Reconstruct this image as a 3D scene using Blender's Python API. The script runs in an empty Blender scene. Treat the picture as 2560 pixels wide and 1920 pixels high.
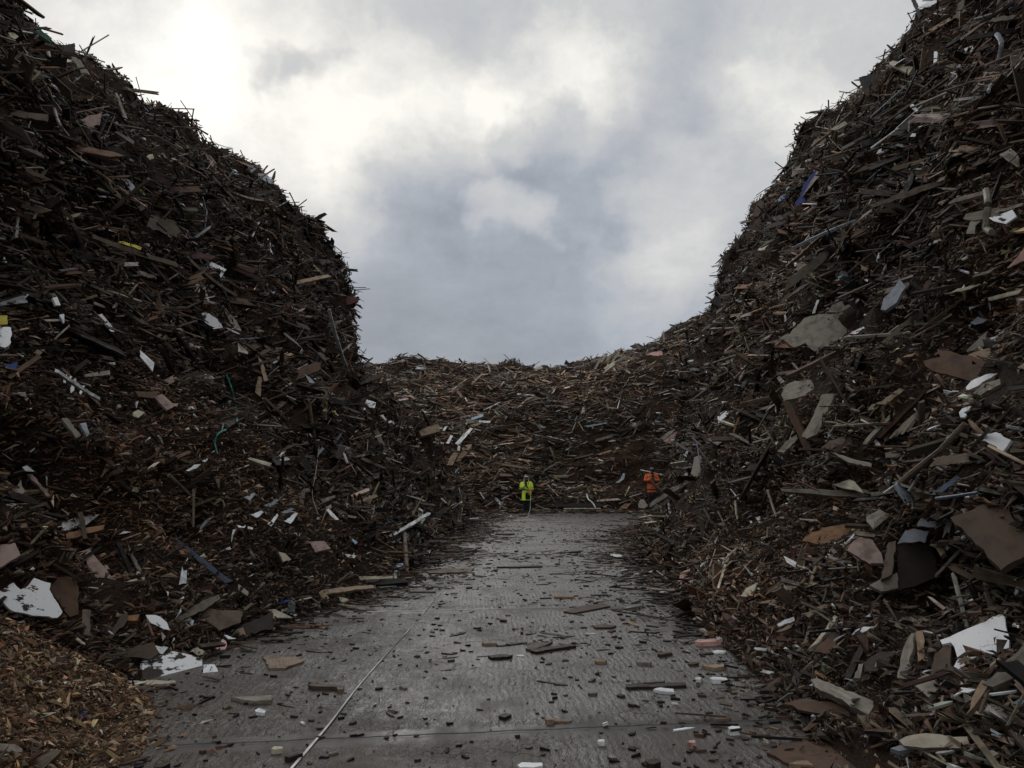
import bpy, bmesh, math, random
import numpy as np
from mathutils import Vector, Matrix
from mathutils.bvhtree import BVHTree

R = random.Random(7)
N = np.random.default_rng(23)
scene = bpy.context.scene
COL = scene.collection
rad = math.radians

# ------------------------------------------------------------------ camera
F = 2071.0
PITCH = math.atan(235 / F)
CAM = np.array([0.0, 0.0, 1.6])
FWD = np.array([0, math.cos(PITCH), math.sin(PITCH)])
UPV = np.array([0, -math.sin(PITCH), math.cos(PITCH)])
cd = bpy.data.cameras.new('camera')
cam = bpy.data.objects.new('camera', cd)
COL.objects.link(cam)
cam.location = CAM
cam.rotation_euler = (math.pi / 2 + PITCH, 0, 0)
cd.sensor_width = 36
cd.lens = F / 2560 * 36
cd.clip_start = 0.05
cd.clip_end = 5000
scene.camera = cam
scene.view_settings.view_transform = 'Standard'
scene.view_settings.look = 'None'
scene.view_settings.exposure = 0
scene.view_settings.gamma = 1
scene.cycles.max_bounces = 5
scene.cycles.diffuse_bounces = 3


def ray(px, py):
    d = F * FWD + (px - 1280) * np.array([1.0, 0, 0]) + (960 - py) * UPV
    return d / np.linalg.norm(d)


def P(px, py, Y):
    """x and z where the sight line through a photo point meets the distance Y"""
    d = ray(px, py)
    return (d[0] / d[1] * Y, 1.6 + d[2] / d[1] * Y)


def ground(px, py, z=0.0):
    d = ray(px, py)
    t = (z - 1.6) / d[2]
    return CAM + d * t


def project(p):
    q = p - CAM
    w = q @ FWD
    return 1280 + F * q[..., 0] / w, 960 - F * (q @ UPV) / w, w


def nrm(v):
    v = np.asarray(v, float)
    return v / np.maximum(np.linalg.norm(v, axis=-1, keepdims=True), 1e-9)


# ------------------------------------------------------------------ noise
def _h(ix, iy, iz, seed):
    n = (ix * 374761393 + iy * 668265263 + iz * 2147483647 + seed * 974711) & 0xFFFFFFFF
    n = ((n ^ (n >> 13)) * 1274126177) & 0xFFFFFFFF
    n = (n ^ (n >> 16)) & 0xFFFF
    return n / 65535.0


def vnoise(p, seed=0):
    p = np.asarray(p, float)
    i = np.floor(p).astype(np.int64)
    f = p - i
    f = f * f * (3 - 2 * f)
    r = 0
    for dx in (0, 1):
        for dy in (0, 1):
            for dz in (0, 1):
                w = (f[..., 0] if dx else 1 - f[..., 0]) * (f[..., 1] if dy else 1 - f[..., 1]) * (f[..., 2] if dz else 1 - f[..., 2])
                r = r + w * _h(i[..., 0] + dx, i[..., 1] + dy, i[..., 2] + dz, seed)
    return r * 2 - 1


# ------------------------------------------------------------------ nodes
def newmat(name):
    m = bpy.data.materials.new(name)
    m.use_nodes = True
    nt = m.node_tree
    return m, nt, nt.nodes['Principled BSDF']


class G:
    """small helper for wiring nodes"""
    def __init__(s, nt):
        s.nt = nt

    def n(s, t, **k):
        nd = s.nt.nodes.new(t)
        for a, b in k.items():
            setattr(nd, a, b)
        return nd

    def put(s, sock, v):
        if isinstance(v, bpy.types.NodeSocket):
            s.nt.links.new(v, sock)
        elif v is not None:
            sock.default_value = v

    def m(s, op, a, b=None, c=None, clamp=False):
        nd = s.n('ShaderNodeMath', operation=op, use_clamp=clamp)
        s.put(nd.inputs[0], a)
        if b is not None: s.put(nd.inputs[1], b)
        if c is not None: s.put(nd.inputs[2], c)
        return nd.outputs[0]

    def v(s, op, a, b=None, scale=None):
        nd = s.n('ShaderNodeVectorMath', operation=op)
        s.put(nd.inputs[0], a)
        if b is not None: s.put(nd.inputs[1], b)
        if scale is not None: s.put(nd.inputs['Scale'], scale)
        return nd.outputs['Value'] if op in ('DOT_PRODUCT', 'LENGTH') else nd.outputs[0]

    def noise(s, vec, scale, detail=3, rough=0.55, col=False):
        nd = s.n('ShaderNodeTexNoise')
        s.put(nd.inputs['Vector'], vec)
        nd.inputs['Scale'].default_value = scale
        nd.inputs['Detail'].default_value = detail
        nd.inputs['Roughness'].default_value = rough
        return nd.outputs['Color' if col else 'Fac']

    def rng(s, x, a, b, c=0.0, d=1.0, smooth=False):
        nd = s.n('ShaderNodeMapRange')
        if smooth: nd.interpolation_type = 'SMOOTHSTEP'
        s.put(nd.inputs[0], x)
        for i, q in enumerate((a, b, c, d)):
            s.put(nd.inputs[i + 1], q)
        return nd.outputs[0]

    def mix(s, f, a, b, mode='MIX'):
        nd = s.n('ShaderNodeMix', data_type='RGBA', blend_type=mode)
        s.put(nd.inputs['Factor'], f)
        s.put(nd.inputs['A'], a if isinstance(a, bpy.types.NodeSocket) else (*a, 1)[:4])
        s.put(nd.inputs['B'], b if isinstance(b, bpy.types.NodeSocket) else (*b, 1)[:4])
        return nd.outputs['Result']

    def bump(s, h, strength, dist, prev=None):
        nd = s.n('ShaderNodeBump')
        nd.inputs['Strength'].default_value = strength
        nd.inputs['Distance'].default_value = dist
        s.put(nd.inputs['Height'], h)
        if prev is not None: s.put(nd.inputs['Normal'], prev)
        return nd.outputs[0]


def wood_material(name, source, grain=1.0, rough=(0.42, 0.8), dirt=0.6, spec=0.28):
    m, nt, b = newmat(name)
    g = G(nt)
    if source == 'piece':
        a = g.n('ShaderNodeAttribute', attribute_name='Col')
        base = a.outputs['Color']
    else:
        base = g.n('ShaderNodeObjectInfo').outputs['Color']
    tc = g.n('ShaderNodeTexCoord')
    uv = g.n('ShaderNodeUVMap', uv_map='UVMap').outputs[0]
    gr = g.noise(g.v('MULTIPLY', uv, (4.0, 70.0, 1.0)), 1.0, 4, 0.6)
    blot = g.noise(uv, 9.0, 4, 0.65)
    pos = g.n('ShaderNodeNewGeometry').outputs['Position']
    d1 = g.noise(pos, 7.0, 5, 0.65)
    k = g.rng(gr, 0.25, 0.75, 1 - 0.45 * grain, 1 + 0.3 * grain)
    k2 = g.m('MULTIPLY', k, g.rng(blot, 0.3, 0.7, 0.75, 1.15))
    c = g.v('SCALE', base, scale=k2)
    c = g.mix(g.rng(d1, 0.48, 0.66, 0.0, dirt), c, (0.020, 0.014, 0.010))
    nt.links.new(c, b.inputs['Base Color'])
    nt.links.new(g.rng(blot, 0.3, 0.7, rough[0], rough[1]), b.inputs['Roughness'])
    b.inputs['Specular IOR Level'].default_value = spec
    nt.links.new(g.bump(gr, 0.5 * grain, 0.006, g.bump(blot, 0.35, 0.012)), b.inputs['Normal'])
    return m


M_STUFF = wood_material('weathered_wood_pieces', 'piece', 1.0, (.5, .9), .6, .22)
M_WOOD = wood_material('weathered_wood', 'object')
M_BOARD = wood_material('chipboard', 'object', 0.25, (0.5, 0.85), 0.55)
M_PAINT = wood_material('painted_board', 'object', 0.12, (0.3, 0.6), 0.45)
M_CLEAN = wood_material('clean_laminate', 'object', 0.12, (0.3, 0.55), 0.38)


def peeled_material(name, amount, scale):
    m, nt, b = newmat(name)
    g = G(nt)
    base = g.n('ShaderNodeObjectInfo').outputs['Color']
    uv = g.n('ShaderNodeUVMap', uv_map='UVMap').outputs[0]
    st = g.v('MULTIPLY', uv, (1.0, 2.2, 1.0))
    n1 = g.noise(st, scale, 7, 0.66)
    n2 = g.noise(uv, scale * 0.35, 2, 0.5)
    s = g.m('ADD', g.m('MULTIPLY', n1, 0.6), g.m('MULTIPLY', n2, 0.55))
    f = g.rng(s, amount, amount + 0.012)
    n3 = g.noise(uv, 40, 4, 0.7)
    dirt = g.mix(g.rng(n3, 0.3, 0.7), (0.02, 0.014, 0.010), (0.065, 0.045, 0.032))
    face = g.mix(g.rng(g.noise(uv, 14, 5, 0.7), 0.55, 0.75, 0, 0.45), base, (0.25, 0.22, 0.19))
    nt.links.new(g.mix(f, face, dirt), b.inputs['Base Color'])
    nt.links.new(g.rng(f, 0, 1, 0.35, 0.85), b.inputs['Roughness'])
    nt.links.new(g.bump(f, 0.6, 0.006), b.inputs['Normal'])
    return m


M_PEEL = peeled_material('peeling_white_laminate', 0.575, 7)
M_SPECK = peeled_material('speckled_white_laminate', 0.645, 9)


def plain(name, col, rough=0.6, bump=0.0, bs=30, var=0.25, metal=0.0, spec=0.4):
    m, nt, b = newmat(name)
    g = G(nt)
    tc = g.n('ShaderNodeTexCoord').outputs['Object']
    nz = g.noise(tc, bs, 4, 0.6)
    k = g.rng(nz, 0.3, 0.7, 1 - var, 1 + var)
    rgb = g.n('ShaderNodeRGB')
    rgb.outputs[0].default_value = (*col, 1)
    nt.links.new(g.v('SCALE', rgb.outputs[0], scale=k), b.inputs['Base Color'])
    b.inputs['Roughness'].default_value = rough
    b.inputs['Metallic'].default_value = metal
    b.inputs['Specular IOR Level'].default_value = spec
    if bump:
        nt.links.new(g.bump(nz, bump, 0.02), b.inputs['Normal'])
    return m


def soil_material():
    m, nt, b = newmat('wood_fines_and_soil')
    g = G(nt)
    pos = g.n('ShaderNodeTexCoord').outputs['Object']
    a = g.noise(pos, .45, 6, 0.65)
    c = g.noise(pos, 22, 6, 0.7)
    col = g.mix(g.rng(a, 0.35, 0.65), (0.018, 0.012, 0.0085), (0.070, 0.041, 0.026))
    col = g.mix(g.rng(c, 0.45, 0.75), col, (0.065, 0.041, 0.027))
    nt.links.new(col, b.inputs['Base Color'])
    b.inputs['Roughness'].default_value = 0.9
    b.inputs['Specular IOR Level'].default_value = 0.15
    nt.links.new(g.bump(c, 1.0, 0.08, g.bump(g.noise(pos, 6, 4, 0.6), 0.8, 0.2)), b.inputs['Normal'])
    return m


M_SOIL = soil_material()

PAL = dict(
    dark=(0.032, 0.0215, 0.0150), black=(0.010, 0.0082, 0.0068), brown=(0.080, 0.051, 0.033), mid=(0.145, 0.105, 0.074),
    grey=(0.17, 0.142, 0.112), pale=(0.27, 0.235, 0.19), tan=(0.28, 0.195, 0.125), cream=(0.50, 0.44, 0.33),
    white=(0.79, 0.79, 0.79), pink=(0.33, 0.235, 0.20), rose=(0.55, 0.33, 0.28), orange=(0.27, 0.145, 0.07), blue=(0.018, 0.045, 0.17),
    navy=(0.035, 0.058, 0.10), lblue=(0.34, 0.46, 0.58), green=(0.02, 0.20, 0.15), red=(0.10, 0.026, 0.02),
    yellow=(0.50, 0.42, 0.05), bgrey=(0.26, 0.28, 0.31), lgreen=(0.42, 0.47, 0.36), umber=(0.098, 0.054, 0.033))
PKEYS = list(PAL)
PARR = np.array([PAL[k] for k in PKEYS])


def pick_colours(n, weights, rng=N):
    w = np.zeros(len(PKEYS))
    for k, v in weights.items():
        w[PKEYS.index(k)] = v
    i = rng.choice(len(PKEYS), n, p=w / w.sum())
    c = PARR[i] * np.exp(rng.normal(-.05, 0.48, (n, 1))) * (1 + rng.normal(0, 0.05, (n, 3)))
    return np.clip(c, 0.008, 0.8)


def by_load(c, p, seed=0):
    k = .55 * vnoise(p * np.array([.45, .45, .8]), 201 + seed) + .35 * vnoise(p * np.array([1.4, 1.4, 2.4]), 205 + seed)
    w = vnoise(p * .5, 209 + seed)[:, None] * np.array([.10, 0, -.08])
    return np.clip(c * np.exp(k[:, None] * .8 + w), .005, .8)


def tag(o, label=None, cat=None, group=None, kind=None):
    if label: o['label'] = label
    if cat: o['category'] = cat
    if group: o['group'] = group
    if kind: o['kind'] = kind
    return o


def link(name, me, parent=None, mats=()):
    o = bpy.data.objects.new(name, me)
    COL.objects.link(o)
    for m in mats:
        me.materials.append(m)
    if parent: o.parent = parent
    return o


# ------------------------------------------------------------------ heaps: the lofted cores
def catmull(c, n):
    """c: (S,K,3) control points; returns (S,n,3)"""
    K = c.shape[1]
    t = np.linspace(0, K - 1, n)
    i = np.minimum(t.astype(int), K - 2)
    f = (t - i)[None, :, None]
    g = lambda k: c[:, np.clip(k, 0, K - 1)]
    p0, p1, p2, p3 = g(i - 1), g(i), g(i + 1), g(i + 2)
    return 0.5 * (2 * p1 + (p2 - p0) * f + (2 * p0 - 5 * p1 + 4 * p2 - p3) * f ** 2 + (3 * p1 - p0 - 3 * p2 + p3) * f ** 3)


def loft(ctrl, ys, ns, nt):
    """ctrl: stations of (a,z) pairs; ys: station positions"""
    ys = np.array(ys, float)
    c = np.array([[(a, y, z) for a, z in row] for y, row in zip(ys, ctrl)], float)
    s = np.linspace(ys[0], ys[-1], ns)
    j = np.clip(np.searchsorted(ys, s, 'right') - 1, 0, len(ys) - 2)
    f = ((s - ys[j]) / (ys[j + 1] - ys[j]))[:, None, None]
    cc = c[j] * (1 - f) + c[j + 1] * f
    return catmull(cc, nt)


def grid_normals(g, flip):
    ds = np.gradient(g, axis=0)
    dt = np.gradient(g, axis=1)
    n = nrm(np.cross(ds, dt))
    return -n if flip else n


def roughen(g, flip, seed, amp=1.0):
    n = grid_normals(g, flip)
    sc = np.array([0.45, 0.45, 0.75])
    h = -0.14 + 0.48 * vnoise(g * sc, seed) + 0.27 * vnoise(g * np.array([0.9, 0.9, 2.2]), seed + 1) \
        + 0.13 * vnoise(g * np.array([2.0, 2.0, 4.5]), seed + 2) + 0.06 * vnoise(g * np.array([5.0, 5.0, 8.0]), seed + 3)
    fade = np.clip(g[..., 2] / 1.6, 0.12, 1)
    g2 = g + n * (h * fade * amp)[..., None]
    g2[..., 2] = np.maximum(g2[..., 2], -0.05)
    return g2, grid_normals(g2, flip)


def P2(px, py, Y):
    return P(px, py, Y)


LY = [-8, 2, 6, 9, 13, 20, 28, 30.5, 33.5, 40]
LC = [
    [(-4.6, 0), (-5.2, .8), (-6, 2), (-6.8, 3.4), (-7.6, 5), (-8.4, 6.8), (-9.5, 8.6), (-13, 9.5), (-21, 9)],
    [(-4.2, 0), (-4.8, .8), (-5.5, 2), (-6.2, 3.4), (-7, 5), (-7.8, 6.8), (-9, 8.7), (-13, 9.5), (-21, 9)],
    [(-3.0, 0), (-3.8, .7), (-4.7, 1.9), (-5.5, 3.4), (-6.2, 5.1), (-7.1, 7.0), (-8.5, 8.9), (-12, 9.8), (-21, 9)],
    [(-2.5, 0), (-3.3, .8), (-4.2, 2.1), (-5.1, 3.7), (-5.9, 5.4), (-6.9, 7.2), (-8.3, 9.0), (-12, 9.9), (-21, 9)],
    [(-1.75, 0), (-2.8, 1.1), (-3.9, 2.6), (-4.9, 4.2), (-5.8, 5.9), (-6.8, 7.6), (-8.3, 8.95), (-12, 9.6), (-21, 9)],
    [(-1.65, 0), (-2.6, 1.2), (-3.8, 2.9), (-4.8, 4.6), (-5.5, 6.4), (-6.6, 8.3), (-8.6, 10.3), (-12, 10.9), (-21, 10)],
    [(-1.35, 0), P(1112, 1195, 28), P(1035, 1078, 28), P(938, 985, 28), P(893, 880, 28), P(835, 690, 28), P(670, 470, 28), (-12, 12.0), (-21, 10)],
    [(-1.35, 0), (-2.2, 1.1), (-3.8, 2.6), (-5.6, 4.2), (-7.2, 5.8), (-9, 7.8), (-12, 9.5), (-16, 10), (-22, 8)],
    [(-1.4, 0), (-2.2, .9), (-4.0, 2.0), (-6.5, 3.0), (-9, 4.2), (-12, 5.2), (-15, 6), (-19, 6), (-23, 5)],
    [(-1.8, 0), (-2.8, .8), (-4.6, 1.6), (-7, 2.4), (-10, 3.2), (-13, 4), (-16, 4.4), (-20, 4.5), (-24, 4)],
]
RY = [-8, 0, 4.5, 7, 11, 17, 24, 31, 33.5, 36, 41]
RC = [
    [(3.4, 0), (4.1, .7), (5, 2.0), (6, 3.9), (7, 6.2), (8, 8.6), (9.8, 12), (13, 13), (22, 12)],
    [(3.0, 0), (3.7, .6), (4.6, 1.9), (5.6, 3.8), (6.7, 6.1), (7.8, 8.6), (9.6, 12), (13, 13), (22, 12)],
    [(1.75, 0), (2.3, .4), (3.1, 1.2), (4.5, 3.3), (6.2, 6.0), (7.5, 8.6), (9.4, 12), (13, 13), (22, 12)],
    [(2.0, 0), (2.6, .5), (3.5, 1.7), (4.8, 3.8), (6.2, 6.2), (7.5, 8.7), (9.4, 12.1), (13, 13), (22, 12)],
    [(2.1, 0), (3.1, 1.0), (4.1, 2.5), (5.1, 4.3), (6.2, 6.4), (7.5, 8.7), (9.8, 12.1), (13, 13.3), (22, 12)],
    [(2.6, 0), (3.75, 1.3), (4.65, 2.9), (5.4, 4.8), (6.4, 6.8), (7.65, 9.0), (9.95, 12.5), (13, 13.4), (22, 12)],
    [(3.6, 0), (4.95, 1.3), (5.6, 2.9), (6.1, 4.6), (6.6, 6.6), (7.6, 8.6), (9.7, 12.1), (13, 13), (22, 12)],
    [(5.3, 0), P(1672, 1240, 31), P(1705, 1110, 31), P(1722, 1000, 31), P(1748, 890, 31), P(1795, 760, 31), P(1900, 520, 31), (13.5, 13), (22, 12)],
    [(6.1, 0), (6.8, .7), (7.6, 2.4), (8.6, 4.4), (9.8, 6.6), (11.2, 8.6), (13.5, 11), (17, 11.5), (24, 10)],
    [(7.6, 0), (8.4, .8), (9.6, 2.2), (11, 4), (12.5, 6), (14.5, 8), (17, 10), (20, 10.5), (25, 10)],
    [(9, 0), (10, .8), (11.5, 2), (13, 3.6), (15, 5.4), (17, 7.5), (19.5, 9.5), (22, 10), (26, 10)],
]
BX = [-24, -10, -4, 0, 4, 8, 10.5, 12.5, 16, 28]


def brow(foot, top, dy=0):
    k = top / 8.9
    return [(foot, 0), (foot + 0.7, 1.1 * k), (foot + 2.2, 2.9 * k), (foot + 4.0, 4.9 * k), (foot + 6.2, 6.8 * k), (foot + 9.2, 8.45 * k), (foot + 11.6, 8.95 * k), (foot + 16, 8.9 * k), (foot + 26, 7.5 * k)]


BC = [brow(39.5, 8.2), brow(40, 8.25), brow(40.6, 8.3), brow(40.8, 8.4), brow(40.7, 8.7), brow(39.8, 9.35), brow(39.2, 10.4), brow(39, 11.6), brow(39, 12.2), brow(39, 12.4)]


def build_back():
    g = loft(BC, BX, 230, 110)          # (a, station, z) -> y=a, x=station
    return g[..., [1, 0, 2]]


heaps = {}
g, n = roughen(loft(LC, LY, 300, 130), True, 5); heaps['left'] = (g, n)
g, n = roughen(loft(RC, RY, 300, 130), False, 25); heaps['right'] = (g, n)
g, n = roughen(build_back(), True, 45, 1.25); heaps['back'] = (g, n)
for k in heaps:                          # all normals point outwards
    g, n = heaps[k]
    mid = n[n.shape[0] // 2, n.shape[1] // 2]
    out = {'left': (1, 0, .6), 'right': (-1, 0, .6), 'back': (0, -1, .6)}[k]
    if mid @ np.array(out) < 0:
        heaps[k] = (g, -n)

def dent(name, px, py, r, depth):
    """a hollow dug into the face"""
    g, n = heaps[name]
    qx, qy, w = project(g)
    dd = np.where(w > 1, np.hypot(qx - px, qy - py) + 6 * w, 1e9)
    i = np.unravel_index(dd.argmin(), dd.shape)
    d = np.linalg.norm((g - g[i]) * np.array([1, 1, 1.25]), axis=-1)
    g2 = g - n[i] * (depth * np.exp(-(d / r) ** 4))[..., None]
    heaps[name] = (g2, n)


dent('right', 2290, 1430, .42, .6)
dent('right', 2170, 1075, .7, .5)
dent('left', 125, 1150, .6, .7)
dent('left', 540, 890, .9, .7)
dent('left', 280, 1290, .6, .5)
dent('right', 2440, 760, .9, .6)
dent('back', 1500, 1130, 2.5, .8)

# wood chip mound at the left front
MC, MR, MH = np.array([-4.35, 4.75]), 2.15, 1.62


def mound_z(x, y):
    r = np.hypot(x - MC[0], (y - MC[1]) * 0.92) / MR
    a = np.arctan2(y - MC[1], x - MC[0])
    r = r * (1 + 0.07 * np.sin(3 * a + 1) + 0.05 * np.sin(7 * a))
    return MH * np.clip(1 - np.sqrt(r * r + 0.02), 0, 1) ** 1.05


def grid_faces(ns, nt):
    i = np.arange(ns * nt).reshape(ns, nt)
    return np.stack([i[:-1, :-1], i[1:, :-1], i[1:, 1:], i[:-1, 1:]], -1).reshape(-1, 4)


bv, bf = [], []
for k in heaps:
    g, n = heaps[k]
    off = len(bv)
    bv += g.reshape(-1, 3).tolist()
    bf += (grid_faces(*g.shape[:2]) + off).tolist()
xs = np.linspace(-7, -1.6, 70); ys = np.linspace(2, 7.4, 70)
XX, YY = np.meshgrid(xs, ys, indexing='ij')
mg = np.stack([XX, YY, mound_z(XX, YY) - 0.02 + 0.03 * vnoise(np.stack([XX * 4, YY * 4, XX * 0], -1), 3)], -1)
off = len(bv)
bv += mg.reshape(-1, 3).tolist(); bf += (grid_faces(70, 70) + off).tolist()
off = len(bv)
bv += [(-60, -20, 0), (60, -20, 0), (60, 90, 0), (-60, 90, 0)]; bf.append([off, off + 1, off + 2, off + 3])
BVH = BVHTree.FromPolygons(bv, bf)


def hit(px, py):
    d = ray(px, py)
    loc, nn, _, dist = BVH.ray_cast(Vector(CAM), Vector(d))
    if loc is None:
        return None
    nn = np.array(nn)
    if nn @ d > 0: nn = -nn
    return np.array(loc), nn, d, dist


# ------------------------------------------------------------------ loose pieces
class Soup:
    """collects many small solids, built as ONE mesh"""
    def __init__(s):
        s.v, s.lv, s.ls, s.c, s.uv, s.mi, s.nv, s.nl = [], [], [], [], [], [], 0, 0

    def add(s, v, faces_l, faces_n, c, uv, mat=0):
        s.v.append(v); s.lv.append(faces_l + s.nv); s.ls.append(faces_n); s.c.append(c); s.uv.append(uv)
        s.mi.append(np.full(len(faces_n), mat, np.int32))
        s.nv += len(v)

    def build(s, name, mats, parent=None):
        v = np.concatenate(s.v); lv = np.concatenate(s.lv); ln = np.concatenate(s.ls)
        me = bpy.data.meshes.new(name)
        me.vertices.add(len(v)); me.vertices.foreach_set('co', v.astype(np.float32).ravel())
        me.loops.add(len(lv)); me.loops.foreach_set('vertex_index', lv.astype(np.int32))
        me.polygons.add(len(ln))
        st = np.concatenate([[0], np.cumsum(ln)[:-1]])
        me.polygons.foreach_set('loop_start', st.astype(np.int32))
        me.polygons.foreach_set('material_index', np.concatenate(s.mi))
        me.polygons.foreach_set('use_smooth', np.zeros(len(ln), bool))
        me.update(calc_edges=True)
        ca = me.color_attributes.new('Col', 'FLOAT_COLOR', 'POINT')
        c = np.concatenate(s.c)
        ca.data.foreach_set('color', np.concatenate([c, np.ones((len(c), 1))], 1).astype(np.float32).ravel())
        ul = me.uv_layers.new(name='UVMap')
        uv = np.concatenate(s.uv)
        ul.data.foreach_set('uv', uv[lv].astype(np.float32).ravel())
        return link(name, me, parent, mats)


HEX_F = np.array([0, 1, 2, 3, 4, 5, 11, 10, 9, 8, 7, 6] + sum([[i, 6 + i, 6 + (i + 1) % 6, (i + 1) % 6] for i in range(6)], []))
HEX_N = np.array([6, 6] + [4] * 6)


def frames(up, azim):
    """up (n,3); azim angle -> orthonormal long axis, cross axis"""
    a = np.stack([np.cos(azim), np.sin(azim), np.zeros_like(azim)], -1)
    a = nrm(a - up * (a * up).sum(-1, keepdims=True))
    return a, np.cross(up, a)


def planks(soup, c, up, azim, L, W, T, col, mat=0, rng=N, splinter=0.35):
    n = len(c)
    a, b = frames(up, azim)
    r = rng.uniform(-1, 1, (n, 8))
    j = (splinter * np.minimum(W * 1.6, L * 0.4))[:, None]
    u = np.stack([-L / 2, L / 2, L / 2, L / 2, -L / 2, -L / 2], -1) + j * r[:, :6]
    sh = rng.uniform(0.55, 1.0, (n, 4))
    v = np.stack([-W / 2 * sh[:, 0], -W / 2 * sh[:, 1], W * 0.3 * r[:, 6], W / 2 * sh[:, 2], W / 2 * sh[:, 3], W * 0.3 * r[:, 7]], -1)
    bend = (rng.normal(0, 0.05, n) / L)[:, None] * (u ** 2)
    tw = rng.normal(0, 0.12, n)[:, None] * u * v / np.maximum(L, 0.05)[:, None]
    top = bend + tw
    pt = lambda h: c[:, None] + u[..., None] * a[:, None] + v[..., None] * b[:, None] + (top + h)[..., None] * up[:, None]
    V = np.concatenate([pt((T / 2)[:, None]), pt((-T / 2)[:, None])], 1)
    off = rng.uniform(0, 50, (n, 2))
    uv = np.stack([np.concatenate([u, u], 1), np.concatenate([v, v + T[:, None]], 1)], -1) + off[:, None]
    F_ = (HEX_F[None] + 12 * np.arange(n)[:, None]).ravel()
    soup.add(V.reshape(-1, 3), F_, np.tile(HEX_N, n), np.repeat(col, 12, 0), uv.reshape(-1, 2), mat)


TET_F = np.array([0, 1, 2, 0, 3, 1, 1, 3, 2, 2, 3, 0])
TET_N = np.array([3] * 4)


def slivers(soup, c, up, azim, L, W, T, col, mat=0, rng=N):
    n = len(c)
    a, b = frames(up, azim)
    r = rng.uniform(-1, 1, (n, 4))
    V = np.stack([c - a * (L / 2)[:, None] + b * (W * 0.3 * r[:, 0])[:, None],
                  c + a * (L / 2 * 0.8)[:, None] - b * (W * 0.5)[:, None],
                  c + a * (L / 2)[:, None] * (0.6 + 0.4 * r[:, 1])[:, None] + b * (W * 0.5)[:, None],
                  c + up * T[:, None] + a * (L * 0.2 * r[:, 2])[:, None]], 1)
    uv = np.zeros((n, 4, 2)); uv[:, 1, 0] = L; uv[:, 2, 0] = L; uv[:, 2, 1] = W; uv[:, 3, 1] = W / 2
    uv += rng.uniform(0, 50, (n, 1, 2))
    F_ = (TET_F[None] + 4 * np.arange(n)[:, None]).ravel()
    soup.add(V.reshape(-1, 3), F_, np.tile(TET_N, n), np.repeat(col, 4, 0), uv.reshape(-1, 2), mat)


def sample(name, n, power, rng=N, dmin=5.0):
    g, nr = heaps[name]
    a, b, c, d = g[:-1, :-1], g[1:, :-1], g[1:, 1:], g[:-1, 1:]
    area = np.linalg.norm(np.cross(c - a, d - b), axis=-1) / 2
    mid = (a + b + c + d) / 4
    dist = np.linalg.norm(mid - CAM, axis=-1)
    px, py, w = project(mid)
    vis = (w > 0.5) & (px > -350) & (px < 2900) & (py > -500) & (py < 2500)
    kT = g.shape[1]
    tt = np.arange(kT - 1)[None] / (kT - 2)
    vis = vis & (tt < (0.72 if name == 'back' else 0.84))
    wgt = area * np.where(vis, 1.0, 0.06) * np.maximum(dist, dmin) ** -power
    wgt = (wgt / wgt.sum()).ravel()
    i = rng.choice(len(wgt), n, p=wgt)
    S, T_ = np.unravel_index(i, area.shape)
    f, h = rng.uniform(0, 1, (2, n, 1))
    p = a[S, T_] * (1 - f) * (1 - h) + b[S, T_] * f * (1 - h) + c[S, T_] * f * h + d[S, T_] * (1 - f) * h
    return p, nr[S, T_]


def orient(nr, name, n, rng=N, spread=0.38, flat=0.42):
    up = nrm(np.array([0, 0, 1.0]) * flat + nr * (1 - flat) + rng.normal(0, spread, (n, 3)))
    main = {'left': math.pi / 2 - 0.12, 'right': math.pi / 2 + 0.12, 'back': 0.1}[name]
    az = np.where(rng.uniform(0, 1, n) < (0.45 if name == 'back' else 0.7), main + rng.normal(0, 0.4, n), rng.uniform(0, math.pi, n))
    wild = rng.uniform(0, 1, n) < 0.07
    up[wild] = nrm(rng.normal(0, 1, (wild.sum(), 3)))
    return up, az


# ------------------------------------------------------------------ single pieces: outlines with their own place, size and thickness
KEEP = []           # photo outlines of the single pieces, so that the loose mass does not bury them


def outline_mesh(name, pts, thick, rng, ragged=0.0, bend=0.0, mesh=None):
    """pts (k,2) in metres in the piece's own plane"""
    pts = np.asarray(pts, float)
    if ragged > 0:
        q = []
        for i in range(len(pts)):
            p0, p1 = pts[i], pts[(i + 1) % len(pts)]
            ln = np.linalg.norm(p1 - p0)
            k = max(1, min(9, int(ln / max(ragged * 4, 0.03))))
            nn = np.array([-(p1 - p0)[1], (p1 - p0)[0]]) / max(ln, 1e-6)
            q.append(p0)
            for j in range(1, k):
                q.append(p0 + (p1 - p0) * (j + rng.uniform(-.3, .3)) / k + nn * rng.uniform(-1, 1) * ragged)
        pts = np.array(q)
    if mesh is None:
        ar = np.sum(pts[:, 0] * np.roll(pts[:, 1], -1) - pts[:, 1] * np.roll(pts[:, 0], -1))
        if ar < 0: pts = pts[::-1]
    bm = bmesh.new()
    L = max(np.ptp(pts[:, 0]), 0.05)
    zb = bend * (pts[:, 0] ** 2) / L
    top = [bm.verts.new((x, y, z + thick / 2)) for (x, y), z in zip(pts, zb)]
    bot = [bm.verts.new((x, y, z - thick / 2)) for (x, y), z in zip(pts, zb)]
    k = len(pts)
    bm.faces.new(top); bm.faces.new(bot[::-1])
    for i in range(k):
        bm.faces.new((top[i], bot[i], bot[(i + 1) % k], top[(i + 1) % k]))
    bmesh.ops.triangulate(bm, faces=[f for f in bm.faces if len(f.verts) > 4])
    uvl = bm.loops.layers.uv.new('UVMap')
    o = rng.uniform(0, 30, 2)
    for f in bm.faces:
        for l in f.loops:
            l[uvl].uv = (l.vert.co.x + o[0], l.vert.co.y + l.vert.co.z + o[1])
    me = bpy.data.meshes.new(name)
    bm.to_mesh(me); bm.free()
    return me


ZROAD = 0.006


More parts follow.
